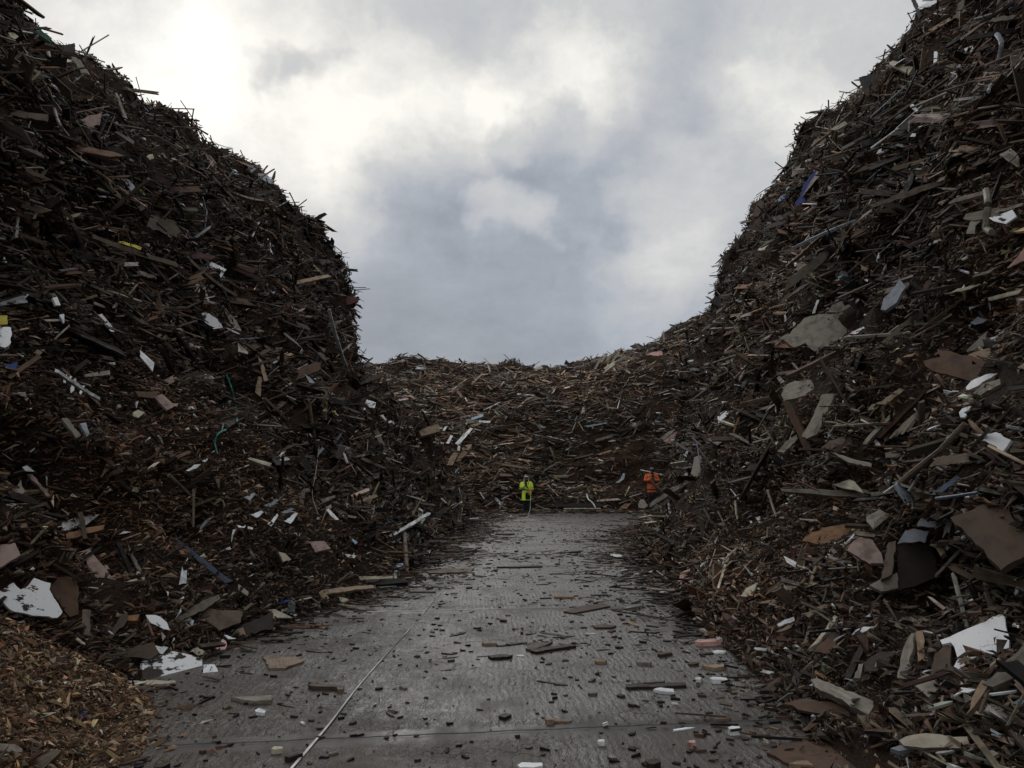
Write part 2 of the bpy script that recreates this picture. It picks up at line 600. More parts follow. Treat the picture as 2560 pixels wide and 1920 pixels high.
def shard(name, colour, label, cat, pts, mat=None, thick=0.02, ragged=None, lift=0.16, up=0.35, road=False, bend=0.0, group=None, facing=0.6):
    pts = np.array(pts, float)
    if not road:
        for _ in range(60):
            b = pts[pts[:, 1].argmax()]
            if hit(b[0], b[1] - 6) is not None: break
            pts = pts + np.array([0, 3.0])
    elif thick >= .04:
        pts[:, 1] = pts[:, 1].max() - (pts[:, 1].max() - pts[:, 1]) * .6
    cx, cy = pts.mean(0)
    rng = np.random.default_rng(int(abs(cx * 13 + cy * 7)) + 1)
    if road:
        thick = min(thick, .016 + (thick - .016) * .35)
        ragged = .009 if thick > .02 else ragged
        z = ZROAD + thick
        p0 = ground(cx, cy, z); nn = np.array([0, 0, 1.0])
    else:
        h = hit(min(max(cx, -200), 2760), cy)
        if h is None:           # on the skyline: the nearest surface just below
            k = cy
            while h is None and k < cy + 300:
                k += 3
                h = hit(cx, k)
            dd = ray(cx, cy)
            p0 = CAM + dd * h[3]
            sn = -dd
        else:
            p0, sn, dd, dist = h
        view = -ray(cx, cy)
        nn = nrm(sn * 0.45 + np.array([0, 0, up]) + view * facing + rng.normal(0, 0.16, 3))
        for _ in range(8):
            if nn @ view < .55: nn = nrm(nn + view * .25)
        p0 = p0 + view * min(lift * .6, 0.012 * np.linalg.norm(p0 - CAM) + 0.07)
        if p0[2] < thick: p0[2] = thick
    q = []
    for x, y in pts:
        d = ray(x, y)
        q.append(CAM + d * ((p0 - CAM) @ nn) / (d @ nn))
    q = np.array(q)
    c = q.mean(0)
    e = q - c
    _, _, vt = np.linalg.svd(e - nn * (e @ nn)[:, None])
    ax = vt[0]; ay = np.cross(nn, ax)
    p2 = np.stack([e @ ax, e @ ay], -1)
    size = np.ptp(p2[:, 0])
    if ragged is None: ragged = min(0.012, size * 0.02)
    me = outline_mesh(name, p2, thick, rng, ragged, bend)
    o = link(name, me, None, [mat or M_WOOD])
    M = Matrix((ax, ay, nn)).transposed().to_4x4()
    base = c - nn * (thick if road else thick / 2)
    if road: base = c - nn * thick / 2
    M.translation = Vector(base)
    o.matrix_world = M
    col = np.array(PAL[colour]) * math.exp(rng.normal(0, 0.07))
    o.color = (*np.clip(col, 0, 0.82), 1)
    tag(o, label, cat, group)
    KEEP.append((pts, np.linalg.norm(p0 - CAM)))
    return o


def tube_mesh(name, pts, radii, sides=7):
    pts = [Vector(p) for p in pts]
    bm = bmesh.new()
    rings = []
    for i, p in enumerate(pts):
        t = (pts[min(i + 1, len(pts) - 1)] - pts[max(i - 1, 0)]).normalized()
        a = t.cross(Vector((0.3, 0.2, 1))).normalized(); b = t.cross(a)
        r = radii[i] if hasattr(radii, '__len__') else radii
        rings.append([bm.verts.new(p + (a * math.cos(k * 2 * math.pi / sides) + b * math.sin(k * 2 * math.pi / sides)) * r) for k in range(sides)])
    for A, B in zip(rings, rings[1:]):
        for k in range(sides):
            bm.faces.new((A[k], A[(k + 1) % sides], B[(k + 1) % sides], B[k]))
    bm.faces.new(rings[0][::-1]); bm.faces.new(rings[-1])
    bmesh.ops.recalc_face_normals(bm, faces=bm.faces)
    uvl = bm.loops.layers.uv.new('UVMap')
    for f in bm.faces:
        for l in f.loops:
            l[uvl].uv = (l.vert.co.y * 0.7 + l.vert.co.x * 0.7, l.vert.co.z)
    me = bpy.data.meshes.new(name)
    bm.to_mesh(me); bm.free()
    return me


def smoothline(pts, k=5):
    c = np.array(pts, float)[None]
    return catmull(c, (len(pts) - 1) * k + 1)[0]


def strand(name, colour, label, cat, pts, r=0.02, lift=0.18, mat=None, taper=0.6, curved=True, group=None):
    w = []
    last = None
    for _ in range(60):
        if hit(pts[0][0], pts[0][1] - 4) is not None: break
        pts = [(x, y + 3) for x, y in pts]
    for x, y in pts:
        h = hit(x, y)
        dd = ray(x, y)
        dist = h[3] if h else None
        if dist is None or (last and abs(dist - last) > 3):
            dist = last if last else 20
        last = dist
        w.append(CAM + dd * (dist - lift))
    w = np.array(w)
    if curved and len(w) > 2: w = smoothline(w)
    elif len(w) == 2: w = np.linspace(w[0], w[1], 5)
    c = w.mean(0)
    rr = np.linspace(r, r * taper, len(w))
    o = link(name, tube_mesh(name, w - c, rr), None, [mat or M_WOOD])
    o.location = c
    o.color = (*PAL[colour], 1)
    tag(o, label, cat, group)
    for (x0, y0), (x1, y1) in zip(pts, pts[1:]):
        d = np.array([y0 - y1, x1 - x0], float); d = d / max(np.linalg.norm(d), 1e-6) * 5
        KEEP.append((np.array([(x0 + d[0], y0 + d[1]), (x1 + d[0], y1 + d[1]), (x1 - d[0], y1 - d[1]), (x0 - d[0], y0 - d[1])]), last))
    return o


def Z(ox, oy, s):
    return lambda pts: [(ox + x * s, oy + y * s) for x, y in pts]


# ------------------------------------------------------------------ the pieces the photograph shows one by one
z1, z2, z3 = Z(0, 0, .4219), Z(0, 700, .4219), Z(0, 1350, .34358)
z4, z5, z6 = Z(760, 850, .45208), Z(1700, 0, .3918), Z(1700, 600, .3918)
z7, z8 = Z(1700, 1200, .4339), Z(600, 1400, .5877)
W_, B_, PT, CL, PE, SP = M_WOOD, M_BOARD, M_PAINT, M_CLEAN, M_PEEL, M_SPECK
S = shard
# --- left heap, lower front
S('board', 'white', 'large cracked white board lying behind the brown wood chip mound', 'board', z3([(0, 370), (100, 310), (150, 360), (190, 345), (250, 275), (370, 315), (360, 360), (455, 515), (420, 565), (240, 550), (100, 520), (0, 430), (-90, 420), (-80, 380)]), SP, .025, .008)
S('board', 'umber', 'rounded dark brown slab leaning beside the large cracked white board', 'board', z3([(360, 350), (430, 270), (520, 270), (570, 340), (570, 540), (510, 560), (460, 500)]), B_, .03)
S('board', 'white', 'white board with its face half peeled away, near the chip mound', 'board', z3([(1035, 875), (1265, 810), (1475, 860), (1475, 1005), (1280, 1020), (1040, 1010)]), PE, .03, .006)
S('board', 'white', 'small white board end sticking out beside the half peeled white board', 'board', z3([(1480, 905), (1560, 905), (1590, 960), (1480, 1008)]), SP, .025, .006)
S('batten', 'cream', 'thin cream batten lying in front of the half peeled white board', 'batten', z3([(965, 1025), (1275, 1020), (1280, 1045), (965, 1055)]), PT, .025)
S('board', 'white', 'white board scrap tucked behind the half peeled white board', 'board', z3([(1100, 765), (1225, 780), (1180, 830), (1120, 810)]), CL, .015, .008)
S('board', 'white', 'ragged white laminate strip on dark boards left of the road', 'laminate', z3([(1060, 545), (1130, 545), (1215, 600), (1235, 655), (1140, 620), (1090, 600)]), SP, .008, .012)
S('board', 'cream', 'clean pale panel lying flat at the left edge of the road', 'panel', z3([(1925, 510), (2000, 503), (2130, 565), (1985, 565)]), CL, .02, .003)
S('board', 'white', 'small white scrap touching the clean pale panel at the road edge', 'scrap', z3([(2095, 515), (2165, 545), (2130, 560)]), CL, .01)
S('plank', 'pink', 'long split pinkish brown board standing on the lower left heap', 'board', z3([(615, 130), (650, 65), (700, 130), (930, 380), (880, 420), (780, 400), (640, 200)]), B_, .035, .012, lift=.25)
S('plank', 'navy', 'dark blue painted plank sloping down the lower left heap', 'plank', z3([(1215, -30), (1290, -10), (1690, 300), (1640, 315)]), PT, .05, .003, lift=.3)
S('plank', 'grey', 'grey split plank pointing at the blue painted plank from below', 'plank', z3([(1250, 590), (1500, 430), (1590, 395), (1605, 425), (1500, 500), (1270, 615)]), W_, .04, .01)
S('plank', 'brown', 'thick brown plank leaning over the top of the chip mound', 'plank', z3([(740, 790), (880, 540), (930, 530), (935, 570), (800, 740)]), W_, .06, .01)
S('post', 'mid', 'short upright post stump beside the wood chip mound', 'post', z3([(600, 505), (660, 510), (655, 700), (600, 690)]), W_, .07, .004, facing=1.2)
S('batten', 'grey', 'thin grey pole leaning above the chip mound', 'pole', z3([(935, 30), (958, 90), (1110, 350), (1085, 362), (940, 110)]), W_, .04, .004)
S('block', 'orange', 'small orange wood block on top of the pinkish split board', 'block', z3([(695, 95), (740, 75), (775, 105), (715, 135)]), B_, .04, .004)
S('block', 'orange', 'flat orange block under the thin grey leaning pole', 'block', z3([(920, 550), (1015, 540), (1000, 585), (930, 585)]), B_, .04, .004)
S('board', 'tan', 'tan rounded offcut beside a dark upright board near the road', 'offcut', z3([(1725, 650), (1770, 635), (1790, 690), (1740, 690)]), B_, .02)
S('board', 'pale', 'pale diamond shaped offcut at the foot of the blue plank', 'offcut', z3([(1735, 320), (1810, 380), (1800, 405), (1735, 360)]), B_, .02)
S('board', 'cream', 'ragged cream scrap behind the half peeled white board', 'scrap', z3([(1390, 800), (1440, 775), (1510, 825), (1440, 840)]), CL, .01, .014)
S('rag', 'rose', 'crumpled pink and white wrapper at the left road edge', 'wrapper', z3([(1560, 775), (1620, 720), (1645, 735), (1640, 795), (1590, 800)]), SP, .02, .012)
S('board', 'white', 'narrow white laminate sliver beside the pink wrapper', 'laminate', z3([(1630, 690), (1715, 715), (1700, 735), (1650, 710)]), CL, .008, .008)
S('board', 'mid', 'broad grey brown sheet lying under the grey split plank', 'sheet', z3([(1430, 490), (1770, 520), (1750, 600), (1600, 660), (1500, 590)]), B_, .025)
S('board', 'dark', 'dark board standing on edge beside the clean pale panel', 'board', z3([(1680, 660), (1985, 525), (1990, 640), (1800, 690)]), W_, .03)
S('board', 'brown', 'brown sheet half covered in front of the post stump', 'sheet', z3([(760, 820), (1120, 745), (1160, 820), (1090, 870), (930, 850)]), B_, .02, .012)
S('board', 'pink', 'pinkish brown panel at the left edge of the picture, lower heap', 'panel', z3([(-40, 40), (110, 20), (150, 110), (0, 200), (-40, 190)]), B_, .025)
S('board', 'pale', 'jagged pale slab on the concrete beside the chip mound', 'slab', z3([(1680, 1125), (1790, 1120), (1980, 1105), (1985, 1140), (1890, 1160), (1780, 1165)]), W_, .04, .01, road=True)
S('board', 'tan', 'splintered tan plywood lying at the left road edge', 'plywood', z3([(1910, 850), (2180, 850), (2212, 880), (2080, 930), (1960, 930)]), W_, .02, .015, road=True)
S('board', 'lblue', 'crumpled pale plastic scrap below the grey split plank', 'scrap', z3([(1335, 620), (1380, 575), (1412, 585), (1400, 630)]), SP, .02, .012)
S('stone', 'pale', 'pale broken slab at the bottom left corner of the chip mound', 'slab', z3([(0, 1480), (110, 1485), (165, 1520), (160, 1545), (60, 1540), (0, 1530)]), B_, .05, .01, lift=.05)
S('plank', 'mid', 'grey brown plank at the bottom left corner below the chip mound', 'plank', z3([(160, 1640), (400, 1520), (450, 1530), (320, 1659), (240, 1680)]), W_, .04, lift=.05)
S('board', 'dark', 'dark end of a beam at the bottom left of the concrete', 'beam', z3([(1120, 1620), (1215, 1570), (1240, 1600), (1180, 1650), (1125, 1655)]), W_, .07, .004, road=True)
S('scrap', 'blue', 'blue scrap with a white end on the chip mound', 'scrap', z3([(580, 1245), (610, 1240), (640, 1285), (600, 1300)]), PT, .02, lift=.05)
# --- left heap, middle
S('board', 'white', 'clean white rectangular board tilted in the middle of the left heap', 'board', z2([(830, 415), (915, 490), (905, 540), (830, 450)]), CL, .02, .002, lift=.35)
S('board', 'white', 'white angular sheet above left of the tilted white rectangle', 'sheet', z2([(570, 205), (605, 200), (668, 280), (625, 265)]), CL, .01, .006, lift=.3)
S('board', 'white', 'small white flake at the right end of the white angular sheet', 'laminate', z2([(630, 268), (668, 288), (680, 312), (640, 300)]), SP, .01, .008, lift=.3)
S('rag', 'blue', 'bright blue plastic rag at the left picture edge', 'rag', z2([(20, 495), (60, 500), (108, 485), (95, 530), (40, 528)]), PT, .015, .012, lift=.3)
S('board', 'tan', 'heart shaped tan offcut near the blue rag', 'offcut', z2([(185, 405), (235, 408), (280, 395), (235, 445), (195, 430)]), B_, .02, lift=.3)
S('block', 'white', 'mottled white block at the left picture edge above the blue rag', 'block', z2([(-20, 280), (65, 280), (65, 370), (30, 400), (-20, 390)]), SP, .08, .01, lift=.3)
S('board', 'yellow', 'dull yellow panel corner above the mottled white block', 'panel', z2([(-20, 210), (45, 210), (45, 262), (-20, 268)]), PT, .02, lift=.3)
S('wrapper', 'white', 'torn white and blue packaging in the upper middle of the left heap', 'packaging', z2([(1195, 200), (1225, 185), (1290, 235), (1320, 280), (1270, 292), (1220, 255)]), SP, .015, .012, lift=.35)
S('plank', 'cream', 'curved pale strip standing above the torn blue packaging', 'strip', z2([(1180, -5), (1200, 15), (1232, 90), (1243, 132), (1230, 132), (1205, 50)]), W_, .02, .004, lift=.3)
S('plank', 'pale', 'long pale splintered board right of the torn packaging', 'board', z2([(1280, 130), (1330, 160), (1400, 240), (1450, 340), (1430, 335), (1360, 250)]), W_, .025, .008, lift=.35)
S('plank', 'tan', 'light new looking plank end hanging below the splintered board', 'plank', z2([(1512, 665), (1530, 570), (1550, 575), (1545, 690)]), W_, .03, .003, lift=.35)
S('plank', 'tan', 'slim tan batten above the light hanging plank end', 'batten', z2([(1530, 455), (1555, 480), (1590, 595), (1565, 600)]), W_, .03, .004, lift=.35)
S('plank', 'cream', 'cream strip crossing the slim tan batten', 'strip', z2([(1410, 370), (1425, 415), (1470, 425), (1470, 438), (1412, 425)]), W_, .02, .004, lift=.3)
for k, q in enumerate(([(375, 605), (390, 560), (398, 560), (388, 612)], [(402, 600), (415, 568), (426, 572), (408, 608)], [(416, 670), (430, 585), (450, 580), (440, 640), (425, 678)], [(470, 670), (478, 628), (505, 625), (495, 655), (478, 680)])):
    S('slat', 'white', ['first snapped white slat from the left in the broken slat row', 'second snapped white slat from the left in the broken slat row', 'longest snapped white slat in the broken slat row', 'last snapped white slat on the right of the broken slat row'][k], 'slat', z2(q), PT, .015, .008, group='snapped white slats on the left heap', lift=.3)
S('plank', 'pale', 'pale flat moulding lying level above the snapped white slats', 'moulding', z2([(500, 560), (650, 533), (652, 560), (505, 576)]), PT, .03, .003, lift=.3)
S('board', 'pink', 'mauve plank end in the centre of the left heap', 'plank', z2([(915, 690), (960, 675), (1040, 745), (990, 772)]), W_, .03, .004, lift=.35)
S('board', 'umber', 'brown sheet ending at the mauve plank', 'sheet', z2([(800, 660), (950, 662), (910, 700), (820, 692)]), B_, .02, lift=.3)
S('board', 'cream', 'cream offcut left of the mauve plank', 'offcut', z2([(785, 785), (820, 768), (858, 785), (820, 815), (790, 808)]), B_, .02, lift=.3)
S('block', 'cream', 'tiny cream cube on the middle of the left heap', 'block', z2([(695, 740), (712, 735), (720, 752), (700, 760)]), B_, .04, lift=.3)
S('board', 'cream', 'flat cream plank near the right end of the left heap', 'plank', z2([(1465, 1060), (1480, 1050), (1610, 1085), (1600, 1105)]), W_, .03, .003, lift=.35)
S('board', 'white', 'white flake just right of the flat cream plank', 'laminate', z2([(1650, 1065), (1700, 1048), (1718, 1062), (1670, 1077)]), CL, .01, .006, lift=.3)
S('board', 'white', 'broken white sheet low in the middle of the left heap', 'sheet', z2([(1100, 1130), (1150, 1095), (1190, 1090), (1165, 1115), (1120, 1132)]), CL, .01, .01, lift=.3)
S('board', 'white', 'small white sheet above the broken white sheet', 'sheet', z2([(1190, 1068), (1245, 1048), (1215, 1078)]), CL, .01, .006, lift=.3)
for k, q in enumerate(([(1480, 1395), (1545, 1370), (1560, 1380), (1520, 1410)], [(1555, 1345), (1640, 1300), (1652, 1310), (1600, 1345)], [(1585, 1450), (1640, 1390), (1648, 1400), (1605, 1465)], [(1660, 1380), (1720, 1352), (1745, 1360), (1690, 1385)],
                        [(1680, 1435), (1745, 1385), (1762, 1390), (1720, 1450)], [(1405, 1455), (1440, 1462), (1455, 1455), (1450, 1468), (1415, 1466)], [(1470, 1460), (1500, 1470), (1495, 1480), (1465, 1472)], [(1440, 1290), (1500, 1265), (1510, 1272), (1480, 1310)])):
    S('laminate', ['white', 'bgrey', 'white', 'bgrey', 'white', 'white', 'white', 'bgrey'][k], 'curled white laminate strip in the cluster low on the right of the left heap', 'laminate', z2(q), CL, .008, .006, bend=.3, group='curled laminate strips in one cluster', lift=.3, up=.8)
S('board', 'white', 'long white sliver right of the curled laminate cluster', 'laminate', z2([(1935, 1355), (1960, 1365), (2007, 1420), (1990, 1420)]), CL, .01, .004, lift=.3)
S('board', 'lblue', 'light blue batten end near the foot of the left heap', 'batten', z2([(2065, 1515), (2120, 1555), (2105, 1567)]), CL, .02, lift=.25)
S('board', 'white', 'white flake below the light blue batten end', 'laminate', z2([(2040, 1622), (2110, 1632), (2100, 1647), (2060, 1642)]), CL, .01, lift=.25)
S('board', 'pink', 'reddish brown slab above the road edge on the left', 'slab', z2([(1830, 1550), (1920, 1545), (1960, 1590), (1870, 1612)]), B_, .03, lift=.25)
S('board', 'cream', 'long broken cream board beside the blue painted plank', 'board', z2([(1640, 1605), (1690, 1620), (1725, 1655), (1680, 1670)]), SP, .02, .01, lift=.25)
S('board', 'bgrey', 'lilac sliver high at the right of the left heap', 'laminate', z2([(1805, 555), (1850, 590), (1872, 615), (1835, 608)]), CL, .01, .006, lift=.3)
S('board', 'pale', 'grey white rounded plank close to the right edge of the left heap', 'plank', z2([(1840, 378), (1870, 380), (1932, 412), (1925, 428), (1870, 405)]), PT, .03, lift=.3)
S('rag', 'pale', 'torn grey white cloth at the far left, low on the heap', 'rag', z2([(-20, 1320), (70, 1270), (125, 1180), (150, 1250), (105, 1330), (40, 1370), (-20, 1400)]), SP, .03, .015, lift=.3)
S('plank', 'pink', 'pinkish split plank pointing down from the pale scrap', 'plank', z2([(160, 1150), (190, 1150), (300, 1275), (285, 1285)]), W_, .03, lift=.3)
S('board', 'white', 'pale scrap above the pinkish split plank', 'scrap', z2([(132, 1108), (160, 1098), (203, 1135), (150, 1132)]), PT, .015, lift=.3)
strand('pole', 'mid', 'thin slanting pole meeting an upright stick on the left heap', 'pole', z2([(1000, 1155), (1145, 1290)]), .022, .35)
strand('stick', 'mid', 'thin upright stick standing on the left heap', 'stick', z2([(1148, 1240), (1146, 1465)]), .018, .35)
strand('cord', 'green', 'upper green cord hanging on the left heap', 'cord', z2([(1340, 560), (1372, 640), (1396, 740), (1405, 840)]), .016, .4, plain('green_cord', PAL['green'], .5))
strand('cord', 'green', 'lower green cord looping below the hanging one', 'cord', z2([(1340, 888), (1290, 915), (1275, 970), (1290, 1030)]), .013, .4, bpy.data.materials['green_cord'])
strand('wire', 'pale', 'thin pale wire near the right end of the left heap', 'wire', z2([(1890, 990), (1870, 1150), (1850, 1270), (1885, 1390)]), .008, .4)
S('plank', 'mid', 'slanting grey plank left of the thin wire', 'plank', z2([(1770, 1260), (1812, 1240), (1800, 1330), (1775, 1330)]), W_, .03, lift=.3)
S('plank', 'brown', 'upright brown plank in the lower middle of the left heap', 'plank', z2([(460, 1380), (490, 1370), (520, 1530), (495, 1535)]), W_, .03, lift=.3)
S('plank', 'orange', 'long dull orange plank in the shade low on the left heap', 'plank', z2([(250, 1535), (470, 1480), (620, 1450), (610, 1480), (420, 1530)]), W_, .03, lift=.25)
S('plank', 'grey', 'grey upright board end left of the pinkish plank, middle left heap', 'board', z2([(365, 820), (395, 815), (480, 920), (450, 935)]), W_, .03, lift=.3)
S('plank', 'bgrey', 'bluish grey plank end beside the grey upright board end', 'plank', z2([(472, 850), (510, 845), (530, 915), (515, 925)]), PT, .03, lift=.3)
S('plank', 'pale', 'light slanting pole at the far left middle of the heap', 'pole', z2([(320, 345), (410, 262), (415, 275), (330, 352)]), W_, .03, lift=.3)
S('batten', 'white', 'white tapered batten high on the left of the heap', 'batten', z2([(312, 105), (338, 100), (360, 150), (330, 150)]), PT, .03, lift=.3)
S('batten', 'white', 'pointed white batten end below the white tapered batten', 'batten', z2([(352, 205), (380, 200), (382, 252), (375, 255)]), PT, .03, lift=.3)
# --- left heap, top
S('board', 'pink', 'tan diamond shaped board high on the left heap', 'board', z1([(1215, 905), (1250, 925), (1282, 965), (1286, 1015), (1240, 972)]), B_, .02, .002, lift=.4)
S('rag', 'bgrey', 'crumpled grey plastic sheet high on the left heap', 'sheet', z1([(735, 1058), (765, 1065), (800, 1105), (790, 1130), (768, 1160), (745, 1105)]), PT, .02, .02, lift=.4)
S('strip', 'yellow', 'bright yellow strip in the upper middle of the left heap', 'strip', z1([(695, 1432), (730, 1430), (840, 1465), (835, 1480), (760, 1455)]), PT, .02, .006, lift=.4)
S('plank', 'mid', 'long grey brown plank lying level at the upper left picture edge', 'plank', z1([(-20, 640), (285, 678), (282, 722), (-20, 665)]), W_, .04, lift=.4)
strand('branch', 'grey', 'crooked bare branch high on the left heap', 'branch', z1([(238, 472), (285, 540), (320, 640), (350, 730), (405, 805)]), .035, .5, taper=.4)
S('plank', 'pale', 'thin grey pole on the upper slope right of the crooked branch', 'pole', z1([(683, 548), (695, 550), (757, 705), (740, 715)]), W_, .03, lift=.4)
S('plank', 'grey', 'bluish grey plank below the thin upper pole', 'plank', z1([(678, 782), (700, 778), (798, 838), (790, 856)]), W_, .03, .004, lift=.4)
S('plank', 'pale', 'pale weathered plank beneath the upper left brown panel', 'plank', z1([(290, 968), (350, 950), (428, 948), (325, 992)]), W_, .03, lift=.4)
S('panel', 'pink', 'brown rounded panel high on the left heap', 'panel', z1([(470, 715), (530, 685), (602, 672), (590, 745), (555, 775)]), B_, .02, lift=.4)
strand('twig', 'dark', 'thin bare twig poking into the sky from the left crest', 'twig', z1([(1180, 700), (1235, 728), (1300, 745), (1340, 758), (1372, 760)]), .014, .1, taper=.4)
S('stump', 'umber', 'short block standing up against the sky on the left crest', 'block', z1([(915, 468), (942, 425), (957, 440), (935, 482)]), W_, .1, lift=.1)
S('board', 'dark', 'dark crate side on the skyline near the top left', 'crate', z1([(370, 185), (378, 138), (445, 128), (447, 190)]), W_, .04, lift=.1)
S('panel', 'dark', 'dark broken panel standing on the skyline at the top left', 'panel', z1([(140, 55), (138, 22), (205, 45), (215, 80)]), W_, .03, lift=.1)
S('board', 'cream', 'pale yellow board near the top left picture corner', 'board', z1([(48, 192), (85, 195), (132, 235), (118, 248), (62, 218)]), B_, .02, lift=.4)
S('scrap', 'cream', 'yellowish scrap in the upper middle of the left heap', 'scrap', z1([(868, 925), (905, 913), (914, 938), (888, 947)]), B_, .02, .015, lift=.4)
S('plank', 'white', 'white plank with a pointed end, upper middle of the left heap', 'plank', z1([(1225, 1548), (1260, 1555), (1342, 1597), (1330, 1608), (1250, 1577)]), PT, .025, lift=.4)
S('plank', 'white', 'white plank end just below the pointed white plank', 'plank', z1([(1280, 1662), (1312, 1608), (1332, 1610), (1300, 1662)]), PT, .025, lift=.4)
S('net', 'green', 'torn green netting near the top left of the heap', 'netting', z1([(150, 95), (175, 95), (260, 155), (320, 205), (300, 210), (215, 150)]), plain('green_netting', (.02, .11, .075), .7), .015, .02, lift=.3)
S('panel', 'bgrey', 'grey panel near the left crest, the longer of two', 'panel', z1([(1530, 1005), (1560, 1008), (1622, 1048), (1605, 1068), (1530, 1028)]), PT, .02, lift=.3)
S('panel', 'bgrey', 'grey panel near the left crest, the shorter of two', 'panel', z1([(1455, 982), (1520, 998), (1490, 1022)]), PT, .02, lift=.3)
S('plank', 'white', 'white upright plank near the right edge of the upper left heap', 'plank', z1([(1575, 1415), (1590, 1412), (1625, 1500), (1610, 1508)]), PT, .025, lift=.4)
S('plank', 'white', 'thin white stick at the left picture edge, upper heap', 'stick', z1([(0, 1485), (12, 1490), (52, 1575), (40, 1582)]), PT, .025, lift=.4)
S('plank', 'pale', 'pale plank lying crosswise near the thin white stick', 'plank', z1([(290, 1325), (400, 1280), (480, 1258), (470, 1275), (350, 1320)]), W_, .03, lift=.4)
S('batten', 'pale', 'upright pale batten left of the crosswise pale plank', 'batten', z1([(100, 1285), (116, 1283), (108, 1405), (92, 1410)]), W_, .03, lift=.4)
S('board', 'tan', 'orange tan offcut below the upright pale batten', 'offcut', z1([(185, 1325), (228, 1312), (232, 1335), (212, 1358)]), B_, .02, lift=.4)
S('board', 'red', 'dark red broken board jutting from the left heap against the sky', 'board', [(838, 748), (868, 738), (902, 747), (880, 760), (850, 764)], W_, .04, lift=-.1, facing=1)
strand('stick', 'dark', 'dark stick poking into the sky below the jutting red board', 'stick', [(845, 765), (870, 780), (893, 796)], .02, 0)
# --- right heap, top
S('beam', 'cream', 'cream boxed beam lying on the upper right heap', 'beam', z5([(1335, 398), (1357, 386), (1488, 428), (1458, 472), (1340, 412)]), PT, .14, .003, lift=.4)
S('batten', 'white', 'white upright batten with nail holes on the upper right heap', 'batten', z5([(1622, 328), (1642, 330), (1640, 480), (1612, 476)]), SP, .04, .003, lift=.4)
strand('pipe', 'bgrey', 'long bent grey pipe at the upper right', 'pipe', z5([(2022, 220), (2052, 275), (2035, 370), (2000, 490), (1968, 585)]), .03, .5, M_PAINT)
S('board', 'white', 'broken white board end between splintered planks, upper right heap', 'board', z5([(1812, 312), (1868, 288), (1872, 325), (1836, 336)]), CL, .02, lift=.4)
S('plank', 'bgrey', 'long splintered grey white plank slanting on the upper right heap', 'plank', z5([(1668, 578), (1765, 425), (1790, 402), (1795, 415), (1700, 560)]), PT, .03, .01, lift=.4)
S('plank', 'bgrey', 'second splintered plank crossing the long grey white one', 'plank', z5([(1710, 545), (1790, 462), (1800, 465), (1745, 530)]), PT, .03, .01, lift=.4)
S('tile', 'cream', 'cream tile shaped board near the right skyline', 'board', z5([(958, 826), (1050, 774), (1072, 788), (1000, 832)]), PT, .05, .003, lift=.4)
S('tarpaulin', 'blue', 'twisted strip of dark blue tarpaulin on the upper right heap', 'tarpaulin', z5([(735, 1290), (775, 1240), (785, 1180), (830, 1120), (887, 1058), (882, 1092), (830, 1195), (795, 1240), (802, 1320), (765, 1328), (740, 1345)]), plain('blue_tarpaulin', (.012, .03, .15), .45, .6, 12), .03, .02, lift=.45)
S('scrap', 'lblue', 'light blue plastic scrap left of the dark blue tarpaulin', 'scrap', z5([(620, 1290), (640, 1250), (676, 1233), (672, 1265), (645, 1285)]), PT, .02, lift=.4)
S('scrap', 'white', 'white flake right of the cream tile shaped board', 'scrap', z5([(1465, 872), (1482, 850), (1506, 852), (1500, 872)]), CL, .01, lift=.4)
S('scrap', 'white', 'curved white flake below the middle of the upper right heap', 'scrap', z5([(1252, 982), (1270, 955), (1287, 948), (1282, 972)]), CL, .01, lift=.4)
S('scrap', 'cream', 'slim cream sliver in the middle of the upper right heap', 'sliver', z5([(1634, 1165), (1660, 1135), (1700, 1120), (1680, 1148)]), PT, .02, lift=.4)
S('block', 'tan', 'light tan block below the slim cream sliver', 'block', z5([(1598, 1482), (1640, 1436), (1667, 1438), (1632, 1482)]), B_, .06, lift=.4)
S('plank', 'white', 'white plank under the light tan block', 'plank', z5([(1584, 1564), (1610, 1540), (1682, 1512), (1675, 1532)]), PT, .02, lift=.4)
S('rag', 'pale', 'pale torn sack near the right picture edge, upper heap', 'sack', z5([(1825, 1490), (1850, 1420), (1872, 1390), (1930, 1400), (1885, 1440), (1880, 1492)]), PT, .04, .02, lift=.4)
S('rag', 'white', 'large ragged white sheet right of the bent grey pipe end', 'sheet', z5([(1970, 1390), (2040, 1370), (2120, 1338), (2146, 1380), (2080, 1428), (2000, 1410)]), SP, .02, .025, lift=.4)
strand('pipe', 'grey', 'short curved grey pipe beside the ragged white sheet', 'pipe', z5([(1955, 1215), (1965, 1300), (1950, 1440), (1962, 1465), (1990, 1482)]), .035, .5, M_PAINT, taper=.9)
S('panel', 'rose', 'pink panel at the right picture edge', 'panel', z6([(2085, 180), (2195, 55), (2260, 40), (2260, 130), (2195, 132)]), B_, .03, lift=.4)
S('plank', 'grey', 'long level grey plank at the top right corner', 'plank', z5([(1965, 142), (2000, 112), (2215, 85), (2215, 112), (2050, 130)]), W_, .05, lift=.4)
strand('pipe', 'grey', 'bent grey tube sticking out of the right skyline', 'tube', z5([(865, 805), (895, 755), (930, 708), (950, 700), (1005, 705)]), .035, .15, M_PAINT, taper=1, curved=True)
strand('stick', 'dark', 'thin stick jutting from the right skyline', 'stick', z5([(590, 1150), (540, 1180), (484, 1217)]), .02, .1)
strand('stick', 'white', 'thin white stick slanting in the upper right heap', 'stick', z5([(1222, 945), (1310, 880), (1392, 820)]), .018, .5, M_PAINT)
strand('stick', 'white', 'short white stick above the slanting thin white stick', 'stick', z5([(1480, 675), (1515, 712)]), .03, .5, M_PAINT)
